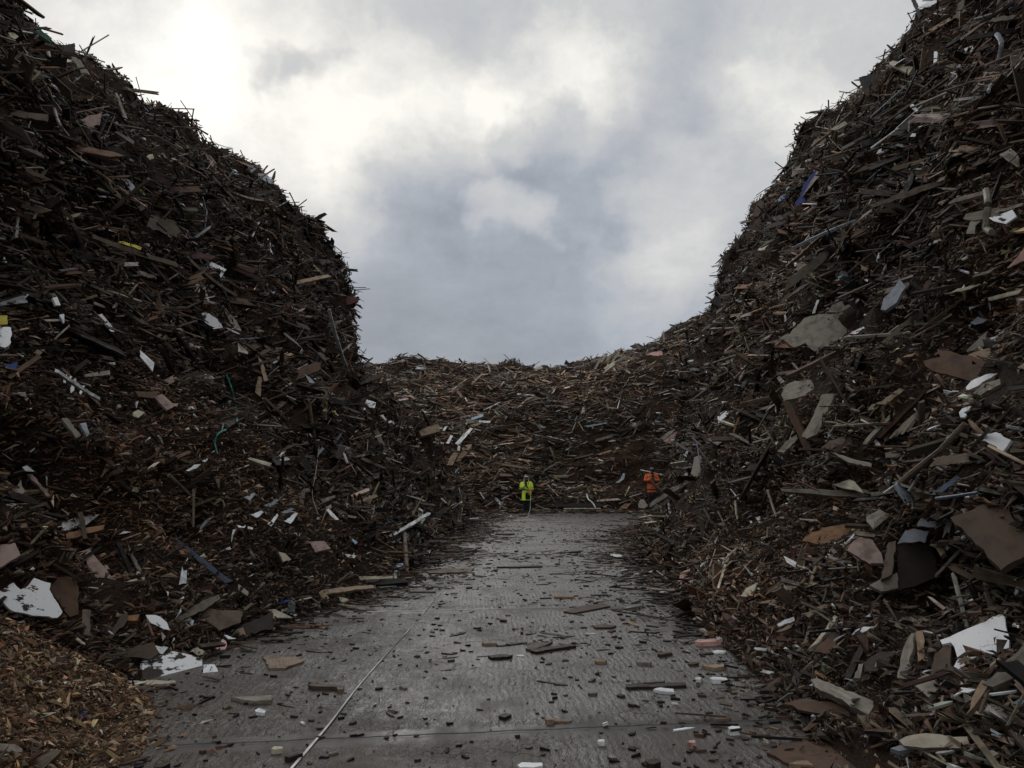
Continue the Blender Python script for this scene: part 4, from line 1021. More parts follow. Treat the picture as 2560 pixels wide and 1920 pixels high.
# --- on the road
RD = [(z8([(1375, 218), (1450, 195), (1550, 183), (1575, 195), (1500, 210), (1420, 225)]), 'brown', 'large flat brown board on the right half of the road', 'board', .02, B_),
      (z8([(1640, 528), (1700, 522), (1895, 520), (1898, 532), (1800, 538), (1645, 540)]), 'dark', 'long dark lath lying across the right of the road', 'lath', .03, W_),
      (z8([(1715, 518), (1760, 510), (1808, 505), (1800, 516), (1730, 522)]), 'umber', 'reddish splinter resting behind the long dark lath', 'splinter', .05, W_),
      (z8([(1758, 550), (1790, 542), (1845, 548), (1848, 562), (1790, 558)]), 'white', 'white chip lying below the long dark lath', 'chip', .03, CL),
      (z8([(1180, 865), (1200, 845), (1285, 848), (1288, 868), (1250, 882), (1190, 880)]), 'white', 'white stone like chip at the bottom centre of the road', 'chip', .05, SP),
      (z8([(290, 520), (320, 512), (412, 525), (412, 540), (300, 532)]), 'brown', 'dark brown block end on the left of the road', 'block', .06, W_),
      (z8([(412, 528), (420, 515), (445, 515), (440, 550), (415, 550)]), 'mid', 'grey square end beside the dark brown block', 'block', .05, W_),
      (z8([(1235, 380), (1290, 355), (1400, 335), (1430, 345), (1350, 365), (1260, 390)]), 'dark', 'splintered dark plank in the middle of the road', 'plank', .04, W_),
      (z8([(1215, 375), (1240, 352), (1330, 345), (1300, 362), (1240, 382)]), 'brown', 'split lath under the splintered dark plank', 'lath', .03, W_),
      (z8([(1055, 400), (1110, 390), (1160, 395), (1140, 408), (1070, 415)]), 'black', 'dark crumbled bark left of the splintered plank', 'bark', .04, W_),
      (z8([(1508, 425), (1530, 412), (1560, 418), (1555, 430), (1520, 432)]), 'tan', 'tan wedge right of the splintered plank', 'wedge', .04, B_),
      (z8([(1028, 348), (1050, 340), (1095, 342), (1095, 352), (1040, 355)]), 'tan', 'brown orange block on the middle of the road', 'block', .04, W_),
      (z8([(1955, 245), (1975, 236), (2065, 236), (2068, 250), (2000, 255)]), 'white', 'clean white plank end at the right road edge', 'plank', .05, CL),
      (z8([(1950, 293), (2000, 283), (2075, 278), (2080, 300), (1990, 304)]), 'cream', 'cream triangle on the concrete at the right road edge', 'board', .03, PT),
      (z8([(1935, 345), (1945, 330), (2070, 320), (2075, 340), (1960, 350)]), 'rose', 'pink roll lying at the right road edge', 'roll', .09, B_),
      (z8([(2005, 387), (2030, 382), (2068, 386), (2060, 394), (2015, 394)]), 'white', 'thin white flake below the pink roll', 'flake', .015, CL),
      (z8([(1963, 440), (2000, 438), (2068, 432), (2065, 448), (2020, 458), (1985, 450)]), 'tan', 'tan bark like board below the thin white flake', 'board', .05, B_),
      (z8([(1998, 495), (2015, 488), (2070, 495), (2075, 510), (2010, 508)]), 'white', 'white topped dark block, the wider of a pair', 'block', .06, CL),
      (z8([(1935, 495), (1950, 488), (1965, 493), (1960, 508), (1940, 508)]), 'white', 'white topped dark block, the smaller of a pair', 'block', .05, CL),
      (z8([(2075, 708), (2090, 698), (2125, 700), (2128, 715), (2085, 718)]), 'white', 'white topped cube at the bottom right of the road', 'cube', .09, CL),
      (z8([(1903, 770), (1912, 758), (1935, 758), (1937, 775), (1915, 778)]), 'rose', 'tan pink cube at the bottom right of the road', 'cube', .07, B_),
      (z8([(1520, 765), (1530, 755), (1550, 757), (1550, 770), (1525, 772)]), 'white', 'white topped pebble right of the bottom centre', 'pebble', .05, CL),
      (z8([(133, 800), (145, 783), (180, 785), (182, 797), (150, 806)]), 'cream', 'cream chip at the bottom left of the road', 'chip', .05, PT),
      (z8([(62, 638), (80, 630), (110, 640), (105, 650), (70, 646)]), 'white', 'small white chip left of the dark brown block', 'chip', .03, CL),
      (z8([(10, 575), (60, 570), (135, 565), (135, 590), (60, 600), (15, 590)]), 'pale', 'pale jagged flat stone left of the road, lower', 'stone', .05, W_),
      (z8([(1730, 850), (1745, 830), (1780, 830), (1790, 850), (1760, 868), (1740, 865)]), 'dark', 'dark lump at the bottom right of the road', 'lump', .1, W_),
      (z8([(1297, 670), (1310, 663), (1335, 666), (1335, 678), (1305, 680)]), 'tan', 'tan topped block just beyond the nearest slab joint', 'block', .06, B_),
      (z8([(1100, 662), (1130, 650), (1155, 655), (1125, 670)]), 'dark', 'dark flat splinter on the nearest slab joint', 'splinter', .03, W_),
      (z8([(190, 832), (255, 800), (268, 808), (212, 840)]), 'dark', 'dark stick beside the measuring tape, bottom left', 'stick', .05, W_),
      (z8([(1775, 395), (1835, 380), (1840, 390), (1785, 402)]), 'brown', 'brown tilted block on the right half of the road', 'block', .05, W_),
      (z8([(1685, 425), (1700, 420), (1750, 424), (1745, 436), (1690, 434)]), 'pale', 'pale ended dark lath right of the tan wedge', 'lath', .05, W_),
      (z8([(1335, 150), (1360, 146), (1420, 148), (1420, 156), (1340, 157)]), 'orange', 'orange and cream peg lying far along the road', 'peg', .04, B_),
      (z8([(1630, 195), (1660, 190), (1705, 192), (1695, 203), (1640, 205)]), 'pale', 'pale ended board at the right of the far joint', 'board', .04, W_),
      (z8([(1500, 278), (1540, 272), (1600, 278), (1580, 286), (1510, 286)]), 'brown', 'brown splinter right of the road middle', 'splinter', .03, W_),
      (z4([(1155, 993), (1290, 990), (1292, 996), (1160, 999)]), 'cream', 'pale lath lying across the road near the yellow coated person', 'lath', .05, W_),
      (z4([(1058, 1068), (1080, 1060), (1165, 1064), (1165, 1070), (1080, 1072)]), 'brown', 'brown beam left of the tape at the far stretch', 'beam', .08, W_),
      (z4([(1065, 1252), (1150, 1245), (1315, 1238), (1318, 1248), (1160, 1255)]), 'dark', 'long dark strip lying across the middle of the road', 'strip', .04, W_)]
for q, c, l, k, t, mt in RD:
    S(k if k not in ('cube', 'lump', 'pebble') else {'cube': 'block', 'lump': 'clod', 'pebble': 'pebble'}[k], c, l, k, q, mt, t, .005, road=True)
# ------------------------------------------------------------------ ground and road
def concrete_material():
    m, nt, b = newmat('wet_ribbed_concrete')
    g = G(nt)
    pos = g.n('ShaderNodeTexCoord').outputs['Object']
    sx = g.n('ShaderNodeSeparateXYZ'); nt.links.new(pos, sx.inputs[0])
    X, Y = sx.outputs[0], sx.outputs[1]
    big = g.noise(pos, .55, 4, .6)
    mid = g.noise(pos, 3.0, 5, .65)
    fine = g.noise(pos, 60, 4, .7)
    blot = g.noise(g.v('MULTIPLY', pos, (1.0, .45, 1.0)), 1.7, 5, .7)
    # tamped ribs: broken ridges running along the road
    wob = g.m('MULTIPLY', g.m('SUBTRACT', g.noise(pos, 2.4, 4, .65), .5), .13)
    xx = g.m('ADD', g.m('ADD', X, wob), g.m('MULTIPLY', Y, .05))
    cmb = g.n('ShaderNodeCombineXYZ'); g.put(cmb.inputs[0], g.m('MULTIPLY', xx, 40.0)); g.put(cmb.inputs[1], g.m('MULTIPLY', Y, 11.0))
    ridge = g.rng(g.noise(cmb.outputs[0], 1.0, 3, .62), .40, .60)
    rib = g.m('ADD', g.m('MULTIPLY', g.rng(g.m('SINE', g.m('MULTIPLY', xx, 2 * math.pi / .055)), -1, 1), .4), g.m('MULTIPLY', ridge, .6))
    brk = g.rng(g.noise(g.v('MULTIPLY', pos, (11.0, 8.0, 1.0)), 1.0, 3, .6), .34, .54, .25, 1)
    rib = g.m('MULTIPLY', g.m('MULTIPLY', rib, brk), g.m('MAXIMUM', g.rng(g.noise(pos, .7, 2, .5), .38, .6, .2, 1), g.rng(X, -.2, -1.2, 0, .9)))
    # transverse slab joints every 4.9 m, slightly skewed
    jy = g.m('ADD', g.m('SUBTRACT', Y, g.m('MULTIPLY', X, .14)), g.m('MULTIPLY', g.m('SUBTRACT', mid, .5), .07))
    jm = g.m('ABSOLUTE', g.m('SUBTRACT', g.m('FLOORED_MODULO', g.m('SUBTRACT', jy, .55), 4.9), 2.45))
    jd = g.m('SUBTRACT', 2.45, jm)          # 0 at joints
    joint = g.rng(jd, .012, .035, 1, 0)
    dirtj = g.rng(g.m('ADD', jd, g.m('MULTIPLY', g.m('SUBTRACT', mid, .5), .25)), .03, .22, .8, 0)
    smooth = g.rng(jd, .10, .17, 0, 1)
    rib = g.m('MULTIPLY', rib, smooth)
    # mud carried near the camera end and the far end
    mudn = g.m('ADD', g.rng(Y, 6.6, 5.2, 0, .5), g.rng(Y, 37.2, 38.6, 0, .65))
    edge = g.rng(g.m('ABSOLUTE', g.m('SUBTRACT', X, .25)), 1.0, 2.6, 0, .30)
    mud = g.rng(g.m('ADD', g.m('ADD', blot, g.m('MULTIPLY', mudn, .58)), edge), .60, .76, 0, .85)
    c = g.mix(g.rng(mid, .3, .7), (.100, .094, .086), (.170, .161, .149))
    c = g.mix(g.rng(big, .35, .65, 0, .55), c, (.095, .086, .076))
    c = g.mix(g.rng(fine, .35, .7, 0, .6), c, g.v('SCALE', c, scale=.6))
    c = g.mix(g.m('MULTIPLY', rib, .6), g.v('SCALE', c, scale=.72), g.v('SCALE', c, scale=1.35))
    trk = g.noise(g.v('ADD', g.v('MULTIPLY', pos, (3.2, .22, 1.0)), (4.0, 2.0, 0)), 1.0, 4, .6)
    c = g.mix(g.rng(trk, .52, .68, 0, .5), c, (.058, .050, .043))
    vor = g.n('ShaderNodeTexVoronoi', feature='DISTANCE_TO_EDGE')
    nt.links.new(g.v('ADD', pos, g.v('SCALE', g.noise(pos, 2.5, 4, .6, True), scale=.9)), vor.inputs['Vector']); vor.inputs['Scale'].default_value = .55
    crack = g.m('MULTIPLY', g.rng(vor.outputs['Distance'], .004, .010, 1, 0), g.rng(g.noise(pos, .9, 3, .5), .45, .55))
    c = g.mix(g.m('MULTIPLY', crack, .8), c, (.025, .020, .016))
    c = g.mix(mud, c, (.054, .041, .033))
    c = g.mix(g.m('MAXIMUM', dirtj, joint), c, (.030, .023, .018))
    nt.links.new(c, b.inputs['Base Color'])
    wet = g.rng(blot, .35, .62, .29, .56)
    nt.links.new(g.m('ADD', wet, g.m('MULTIPLY', mud, .12)), b.inputs['Roughness'])
    b.inputs['Specular IOR Level'].default_value = .5
    n1 = g.bump(rib, 1.0, .013)
    n2 = g.bump(mid, .5, .02, n1)
    n3 = g.bump(fine, .35, .006, n2)
    n4 = g.bump(g.m('SUBTRACT', 1.0, g.m('MAXIMUM', joint, crack)), .9, .02, n3)
    nt.links.new(n4, b.inputs['Normal'])
    return m


def sheet(name, x0, x1, y0, y1, z, mat, nx=1, ny=1):
    bm = bmesh.new()
    vs = [[bm.verts.new((x0 + (x1 - x0) * i / nx, y0 + (y1 - y0) * j / ny, z)) for j in range(ny + 1)] for i in range(nx + 1)]
    for i in range(nx):
        for j in range(ny):
            bm.faces.new((vs[i][j], vs[i + 1][j], vs[i + 1][j + 1], vs[i][j + 1]))
    me = bpy.data.meshes.new(name); bm.to_mesh(me); bm.free()
    return tag(link(name, me, None, [mat]), kind='structure')


M_CHIP = wood_material('fresh_wood_chips', 'piece', .8, (.6, .9), .12, .15)
M_CHIPBED = plain('chip_bed', (.085, .056, .037), .9, 1.0, 25, .5, spec=.1)
sheet('ground', -900, 900, -900, 900, 0.0, M_SOIL)
sheet('concrete_road', -9, 12, -8, 42.5, 0.005, concrete_material())

# ------------------------------------------------------------------ people
M_SKIN, M_EYE = plain('skin', (.46, .27, .19), .55, 0, 30, .08), plain('eye', (.03, .02, .02), .3)
M_HIVIS = plain('yellow_high_visibility_cloth', (.66, .93, .05), .65, .35, 9, .12)
M_ORG = plain('orange_high_visibility_cloth', (.66, .14, .04), .7, .4, 9, .15)
M_REFL = plain('reflective_band', (.55, .57, .58), .35, 0, 20, .1)
M_NAVY = plain('navy_band', (.012, .018, .035), .7)
M_TROU = plain('black_trousers', (.012, .012, .014), .8, .4, 12)
M_DARKTROU = plain('dark_blue_trousers', (.018, .020, .028), .8, .4, 12)
M_BOOT = plain('black_boot_leather', (.014, .013, .012), .5)
M_HAT = plain('dark_blue_helmet_shell', (.018, .032, .075), .22, spec=.6)
M_DHAT = plain('black_helmet_shell', (.012, .014, .016), .35, spec=.5)
M_HAIR = plain('blond_hair', (.50, .38, .20), .6, .5, 60, .25)
M_DHAIR = plain('dark_hair', (.03, .02, .015), .6)
M_BAG = plain('black_bag_cloth', (.012, .012, .012), .8, .3, 20)
M_REEL = plain('yellow_reel_plastic', (.75, .42, .02), .4)
M_TAPE = plain('white_tape', (.50, .50, .49), .5, 0, 5, .45)
M_POLE = plain('grey_white_pole', (.66, .66, .66), .4)


def rings_mesh(bm, rings, close=True, mat=0):
    """rings: list of (centre, a-vector, b-vector); adds a lofted solid"""
    R_ = []
    n = 14
    for c, a, b in rings:
        c, a, b = Vector(c), Vector(a), Vector(b)
        R_.append([bm.verts.new(c + a * math.cos(t) + b * math.sin(t)) for t in np.linspace(0, 2 * math.pi, n, endpoint=False)])
    fs = []
    for A, B in zip(R_, R_[1:]):
        for k in range(n):
            fs.append(bm.faces.new((A[k], A[(k + 1) % n], B[(k + 1) % n], B[k])))
    if close:
        fs.append(bm.faces.new(R_[0][::-1])); fs.append(bm.faces.new(R_[-1]))
    for f in fs:
        f.material_index = mat; f.smooth = True
    return R_


def limb(bm, pts, radii, mat=0):
    pts = [Vector(p) for p in pts]
    rings = []
    for i, p in enumerate(pts):
        t = (pts[min(i + 1, len(pts) - 1)] - pts[max(i - 1, 0)]).normalized()
        a = t.cross(Vector((.2, 1, .1))).normalized(); b = t.cross(a)
        rings.append((p, a * radii[i], b * radii[i]))
    rings_mesh(bm, rings, True, mat)


def blob(bm, c, r, mat=0, sub=2):
    n0 = len(bm.verts)
    bmesh.ops.create_icosphere(bm, subdivisions=sub, radius=1.0)
    bm.verts.ensure_lookup_table()
    vs = [bm.verts[i] for i in range(n0, len(bm.verts))]
    for v in vs:
        v.co = Vector((v.co.x * r[0], v.co.y * r[1], v.co.z * r[2])) + Vector(c)
        for f in v.link_faces: f.material_index = mat; f.smooth = True
    return vs


def fin(bm, name, parent, mats, remesh=None, smooth=True):
    bmesh.ops.recalc_face_normals(bm, faces=bm.faces)
    me = bpy.data.meshes.new(name); bm.to_mesh(me); bm.free()
    o = link(name, me, parent, mats)
    if remesh:
        md = o.modifiers.new('remesh', 'REMESH'); md.mode = 'VOXEL'; md.voxel_size = remesh; md.use_smooth_shade = True
        sm = o.modifiers.new('smooth', 'SMOOTH'); sm.factor = .5; sm.iterations = 2
        bpy.context.view_layer.update()
        dg = bpy.context.evaluated_depsgraph_get()
        me2 = bpy.data.meshes.new_from_object(o.evaluated_get(dg))
        o.modifiers.clear(); o.data = me2; me2.name = name
    return o


def hand(bm, w, fwd, palm_n, side, curl=.9):
    """palm with four bent fingers of unequal length and a thumb leaving the palm's side"""
    w, f, n = Vector(w), Vector(fwd).normalized(), Vector(palm_n).normalized()
    s = f.cross(n).normalized() * side
    rings = []
    for t, hw, th in ((0, .026, .020), (.03, .036, .017), (.075, .042, .015), (.092, .040, .012)):
        rings.append((w + f * t, s * hw, n * th))
    rings_mesh(bm, rings)
    for k, (off, ln) in enumerate(((.031, .072), (.011, .080), (-.010, .075), (-.030, .058))):
        p = w + f * .085 + s * off
        d = f.copy(); pts = [p - f * .012, p]
        for seg, part in enumerate((.45, .32, .23)):
            ang = curl * (.35 + .35 * seg)
            d2 = (f * math.cos(ang) + n * math.sin(ang)).normalized()
            p = p + d2 * ln * part; pts.append(p)
        limb(bm, pts, [.010, .0098, .0092, .0085, .0065])
    p = w + f * .028 + s * .030
    limb(bm, [p, p + (s * .9 + f * .5 + n * .3).normalized() * .035, p + (s * .75 + f * 1.0 + n * .8).normalized() * .065, p + (s * .45 + f * 1.0 + n * 1.1).normalized() * .085], [.014, .012, .0105, .0075])


def head(bm, c, pitch=0.0, yaw=0.0, s=1.0):
    """face looks along -Y, then nods by pitch"""
    c = Vector(c)
    M = Matrix.Rotation(yaw, 3, 'Z') @ Matrix.Rotation(pitch, 3, 'X')
    vs = blob(bm, (0, 0, 0), (.076, .096, .115), 0, 4)
    for v in vs:
        x, y, z = v.co
        if z < -.01:
            k = (-z - .01) / .105
            v.co.x *= 1 - .30 * k; v.co.y = y * (1 - .12 * k) - .012 * k
        if y < -.05 and abs(z - .012) < .022 and .016 < abs(x) < .052: v.co.y += .011       # eye sockets
        if y < -.06 and abs(x) < .017 and -.038 < z < .012: v.co.y -= .024 * (1 - abs(x) / .02) * (1 - (z + .038) / .07)   # nose
        if y < -.05 and abs(z + .058) < .006 and abs(x) < .026: v.co.y += .006                # mouth line
        if y < -.05 and .006 < abs(z + .058) < .016 and abs(x) < .024: v.co.y -= .004         # lips
    ears = blob(bm, (.076, .008, -.004), (.010, .022, .034), 0, 2) + blob(bm, (-.076, .008, -.004), (.010, .022, .034), 0, 2)
    for v in bm.verts:
        v.co = M @ (v.co * s) + c
    return M


def body_of(root, hd, pitch, shoulders, elbows, wrists, hips, knees, ankles, hands, lean=0, yaw=0):
    bm = bmesh.new()
    M = head(bm, hd, pitch, yaw)
    neck = Vector((0, lean * .9, 1.42))
    limb(bm, [neck - Vector((0, 0, .08)), neck + Vector((0, -.004, .02)), Vector(hd) + M @ Vector((0, .02, -.07))], [.075, .056, .055])
    rings_mesh(bm, [((0, 0, .84), (.15, 0, 0), (0, .10, 0)), ((0, 0, .95), (.165, 0, 0), (0, .11, 0)), ((0, lean * .4, 1.10), (.145, 0, 0), (0, .10, 0)), ((0, lean * .7, 1.27), (.175, 0, 0), (0, .115, 0)), ((0, lean * .85, 1.37), (.16, 0, 0), (0, .10, 0)), ((0, lean * .9, 1.43), (.07, 0, 0), (0, .06, 0))])
    for i in (0, 1):
        sh, el, wr = Vector(shoulders[i]), Vector(elbows[i]), Vector(wrists[i])
        limb(bm, [sh * .8 + Vector((0, lean * .16, 1.38 * .2)), sh, sh.lerp(el, .5), el, el.lerp(wr, .4), wr], [.05, .055, .046, .040, .037, .027])
        f, n = hands[i]
        hand(bm, wr, f, n, -1 if i else 1)
        hp, kn, an = Vector(hips[i]), Vector(knees[i]), Vector(ankles[i])
        limb(bm, [hp + Vector((0, 0, .06)), hp, hp.lerp(kn, .5), kn, kn.lerp(an, .35), an, an - Vector((0, 0, .06))], [.085, .092, .075, .056, .058, .040, .042])
        limb(bm, [an + Vector((0, .05, -.05)), an + Vector((0, -.02, -.05)), an + Vector((0, -.12, -.065)), an + Vector((0, -.18, -.07))], [.036, .042, .036, .022])
    o = fin(bm, 'body', root, [M_SKIN], .007)
    e = bmesh.new()
    for sx in (-1, 1):
        q = Vector(hd) + M @ Vector((sx * .033, -.078, .012))
        blob(e, q, (.013, .010, .008), 0, 2)
    eyes = fin(e, 'eyes', o, [M_EYE])
    return o, M


def make_person(x, y, z, label):
    r = bpy.data.objects.new('person', None); COL.objects.link(r)
    r.location = (x, y, z)
    return tag(r, label, 'person')


# the person in yellow: stands facing the camera, arms bent, hands raised to the chest
PY = 38.4
pxy = ground(1321, 1281)
py_x = P(1316, 1240, PY)[0]
p1 = make_person(py_x, PY, .006, 'person in a yellow high visibility coat and dark blue helmet standing on the road')
hd1 = (-.005, -.03, 1.585)
sh1, el1, wr1 = [(-.185, .0, 1.37), (.185, .0, 1.37)], [(-.275, -.03, 1.11), (.275, -.02, 1.09)], [(-.10, -.225, 1.235), (.115, -.235, 1.07)]
b1, Mh = body_of(p1, hd1, .22, sh1, el1, wr1, [(-.09, 0, .86), (.09, 0, .86)], [(-.075, -.01, .47), (.08, -.02, .47)], [(-.07, .02, .075), (.085, .0, .075)],
                 [((.75, -.2, .62), (.25, .9, -.1)), ((-.9, -.2, -.1), (0, .6, .5))])
# coat: hem, waist, chest, collar, two sleeves
bm = bmesh.new()
rings_mesh(bm, [((0, .0, .575), (.222, .0, 0), (0, .165, 0)), ((0, 0, .72), (.215, 0, 0), (0, .16, 0)), ((0, 0, .90), (.205, 0, 0), (0, .152, 0)), ((0, 0, 1.02), (.195, 0, 0), (0, .145, 0)), ((0, 0, 1.17), (.205, 0, 0), (0, .150, 0)), ((0, 0, 1.30), (.215, 0, 0), (0, .145, 0)), ((0, 0, 1.385), (.185, 0, 0), (0, .115, 0)), ((0, .005, 1.435), (.105, 0, 0), (0, .088, 0)), ((0, .01, 1.49), (.088, 0, 0), (0, .085, 0))])
for i in (0, 1):
    s_, e_, w_ = Vector(sh1[i]), Vector(el1[i]), Vector(wr1[i])
    limb(bm, [s_ * .85 + Vector((0, 0, .2)), s_ + Vector((0, 0, -.01)), s_.lerp(e_, .5), e_, e_.lerp(w_, .45), e_.lerp(w_, .93)], [.07, .088, .080, .076, .066, .055])
coat = fin(bm, 'coat', p1, [M_HIVIS], .012)
bm = bmesh.new()
for z0, z1, rx, ry in ((1.005, 1.045, .206, .157),):
    rings_mesh(bm, [((0, 0, z0), (rx, 0, 0), (0, ry, 0)), ((0, 0, z1), (rx, 0, 0), (0, ry, 0))])
fin(bm, 'reflective_band', coat, [M_REFL])
bm = bmesh.new()
rings_mesh(bm, [((0, 0, 1.046), (.206, 0, 0), (0, .157, 0)), ((0, 0, 1.085), (.208, 0, 0), (0, .159, 0))])
fin(bm, 'navy_band', coat, [M_NAVY])
for i in (0, 1):
    e_, w_ = Vector(el1[i]), Vector(wr1[i]); s_ = Vector(sh1[i])
    bm = bmesh.new(); limb(bm, [s_.lerp(e_, .78), s_.lerp(e_, .92)], [.086, .086]); fin(bm, 'navy_band', coat, [M_NAVY])
    bm = bmesh.new(); limb(bm, [e_.lerp(w_, .50), e_.lerp(w_, .66)], [.073, .070]); fin(bm, 'reflective_band', coat, [M_REFL])
bm = bmesh.new()
rings_mesh(bm, [((0, -.0, 1.40), (.105, 0, 0), (0, .10, 0)), ((0, -.01, 1.46), (.092, 0, 0), (0, .092, 0)), ((0, -.015, 1.50), (.078, 0, 0), (0, .078, 0))])
blob(bm, (-.03, -.145, 1.34), (.07, .03, .10), 0, 2)
fin(bm, 'scarf', p1, [M_BAG], .012)


def trousers(root, hips, knees, ankles, mat):
    bm = bmesh.new()
    rings_mesh(bm, [((0, 0, .80), (.15, 0, 0), (0, .105, 0)), ((0, 0, .92), (.16, 0, 0), (0, .11, 0)), ((0, 0, 1.0), (.155, 0, 0), (0, .105, 0))])
    for i in (0, 1):
        h_, k_, a_ = Vector(hips[i]), Vector(knees[i]), Vector(ankles[i])
        limb(bm, [h_ + Vector((0, 0, .04)), h_.lerp(k_, .4), k_, k_.lerp(a_, .5), a_ + Vector((0, 0, .06))], [.098, .09, .074, .07, .066])
    return fin(bm, 'trousers', root, [mat], .012)


def boots(root, ankles):
    for a in ankles:
        a = Vector(a); bm = bmesh.new()
        limb(bm, [a + Vector((0, .005, .10)), a + Vector((0, .01, .02)), a + Vector((0, .01, -.05))], [.060, .056, .058])
        rings_mesh(bm, [(a + Vector((0, .07, -.04)), (.040, 0, 0), (0, 0, .034)), (a + Vector((0, 0, -.038)), (.050, 0, 0), (0, 0, .037)), (a + Vector((0, -.10, -.044)), (.053, 0, 0), (0, 0, .031)), (a + Vector((0, -.185, -.052)), (.040, 0, 0), (0, 0, .022))])
        fin(bm, 'boot', root, [M_BOOT], .012)


def helmet(root, hd, M, mat, s=1.0):
    bm = bmesh.new()
    prof = [(.128, .0), (.128, .018), (.122, .05), (.104, .085), (.07, .110), (.03, .122), (.004, .124)]
    rings_mesh(bm, [((0, .0, z), (r * .92, 0, 0), (0, r * 1.08, 0)) for r, z in prof])
    for v in bm.verts: v.co = M @ (v.co * s + Vector((0, .004, .032))) + Vector(hd)
    h = fin(bm, 'helmet', root, [mat])
    bm = bmesh.new()
    rings_mesh(bm, [((0, -.045, -.004), (.118, 0, 0), (0, .135, 0)), ((0, -.045, .006), (.116, 0, 0), (0, .132, 0))])
    for v in bm.verts: v.co = M @ (v.co * s + Vector((0, .004, .036))) + Vector(hd)
    fin(bm, 'helmet_brim', h, [mat])
    return h


trousers(p1, [(-.09, 0, .86), (.09, 0, .86)], [(-.075, -.01, .47), (.08, -.02, .47)], [(-.07, .02, .075), (.085, .0, .075)], M_TROU)
boots(p1, [(-.07, .02, .092), (.085, .0, .092)])
hm = helmet(p1, hd1, Mh, M_HAT)
bm = bmesh.new()
limb(bm, [Vector(hd1) + Mh @ Vector((-.10, -.095, .075)), Vector(hd1) + Mh @ Vector((-.045, -.135, .095)), Vector(hd1) + Mh @ Vector((.045, -.135, .095)), Vector(hd1) + Mh @ Vector((.10, -.095, .075))], [.018, .024, .024, .018])
fin(bm, 'helmet_highlight', hm, [plain('pale_helmet_highlight', (.55, .6, .65), .15, spec=.8)])  # pale band added as the bright highlight on the helmet front
bm = bmesh.new()
for sx in (-1, 1):
    limb(bm, [(sx * .082, -.01, 1.64), (sx * .098, -.045, 1.57), (sx * .106, -.085, 1.48), (sx * .100, -.130, 1.38), (sx * .085, -.150, 1.31)], [.020, .028, .030, .026, .010])
blob(bm, (0, .045, 1.58), (.088, .07, .10), 0, 2)
fin(bm, 'hair', p1, [M_HAIR], .010)

# camera held up at the chest
cm = bpy.data.objects.new('handheld_camera', None); COL.objects.link(cm); cm.location = (py_x - .02, PY - .27, 1.31)
tag(cm, 'small black camera held to the chest by the person in yellow', 'camera')
bm = bmesh.new(); bmesh.ops.create_cube(bm, size=1)
for v in bm.verts: v.co = Vector((v.co.x * .10, v.co.y * .05, v.co.z * .085))
bmesh.ops.bevel(bm, geom=bm.edges[:], offset=.008, segments=2, affect='EDGES'); fin(bm, 'camera_body', cm, [M_BAG])
bm = bmesh.new(); limb(bm, [(.01, -.02, 0), (.01, -.07, -.005)], [.032, .030]); fin(bm, 'lens', cm, [plain('lens_barrel', (.02, .02, .022), .25)])

# shoulder bag hanging in front
bag = bpy.data.objects.new('shoulder_bag', None); COL.objects.link(bag); bag.location = (py_x + .06, PY - .2, .80)
tag(bag, 'black shoulder bag hanging in front of the yellow coat', 'bag')
bm = bmesh.new()
rings_mesh(bm, [((0, 0, -.165), (.06, 0, 0), (0, .025, 0)), ((0, 0, -.15), (.105, 0, 0), (0, .045, 0)), ((0, 0, 0), (.112, 0, 0), (0, .052, 0)), ((0, 0, .11), (.105, 0, 0), (0, .042, 0)), ((0, 0, .135), (.085, 0, 0), (0, .022, 0))])
bb = fin(bm, 'bag_body', bag, [M_BAG])
bm = bmesh.new()
rings_mesh(bm, [((0, -.012, -.02), (.108, 0, 0), (0, .048, 0)), ((0, -.014, .06), (.112, 0, 0), (0, .045, 0)), ((0, -.008, .145), (.095, 0, 0), (0, .03, 0))])
fin(bm, 'flap', bag, [M_BAG])
bm = bmesh.new(); limb(bm, [(.10, .01, .10), (.04, .015, .30), (-.05, .03, .45), (-.15, .10, .59), (-.165, .20, .615)], [.022] * 5); fin(bm, 'strap', bag, [M_BAG])

# measuring tape: open reel in the hand, tape down to the road and along it
tm = bpy.data.objects.new('measuring_tape', None); COL.objects.link(tm); tm.location = (py_x + .165, PY - .30, .98)
tag(tm, 'white measuring tape on a yellow reel, running along the road to the camera', 'tape measure')
T0 = Vector(tm.location)
bm = bmesh.new()
q = [(0, .0, .17), (.045, 0, .13), (.05, 0, 0), (.045, 0, -.12), (0, 0, -.17), (-.045, 0, -.12), (-.05, 0, 0), (-.045, 0, .13), (0, 0, .17)]
limb(bm, q, [.016] * 9)
fr = fin(bm, 'reel_frame', tm, [M_REEL])
bm = bmesh.new(); limb(bm, [(0, 0, .15), (0, -.01, .20), (0, -.01, .26)], [.018, .02, .02]); fin(bm, 'handle', tm, [M_REEL])
bm = bmesh.new(); limb(bm, [(0, -.018, -.02), (0, .018, -.02)], [.04, .04]); fin(bm, 'drum', tm, [M_TAPE])
gp = [(1318, 1292), (1300, 1311), (1280, 1331), (1248, 1368), (1212, 1398), (1180, 1422), (1122, 1463), (1080, 1508), (1036, 1560), (976, 1625), (894, 1718), (823, 1812), (729, 1921), (640, 2040), (520, 2230)]
tp = [ground(a, b, .012) for a, b in gp]
TAPE_G = np.array(sorted([(p[0], p[1]) for p in tp], key=lambda q: q[1]))
air = [T0 + Vector((.01, 0, -.17)), T0 + Vector((.012, -.06, -.42)), T0 + Vector((-.005, -.25, -.72)), T0 + Vector((-.06, -.8, -.90))]
line = smoothline([tuple(a) for a in air] + [tuple(p) for p in tp], 6)
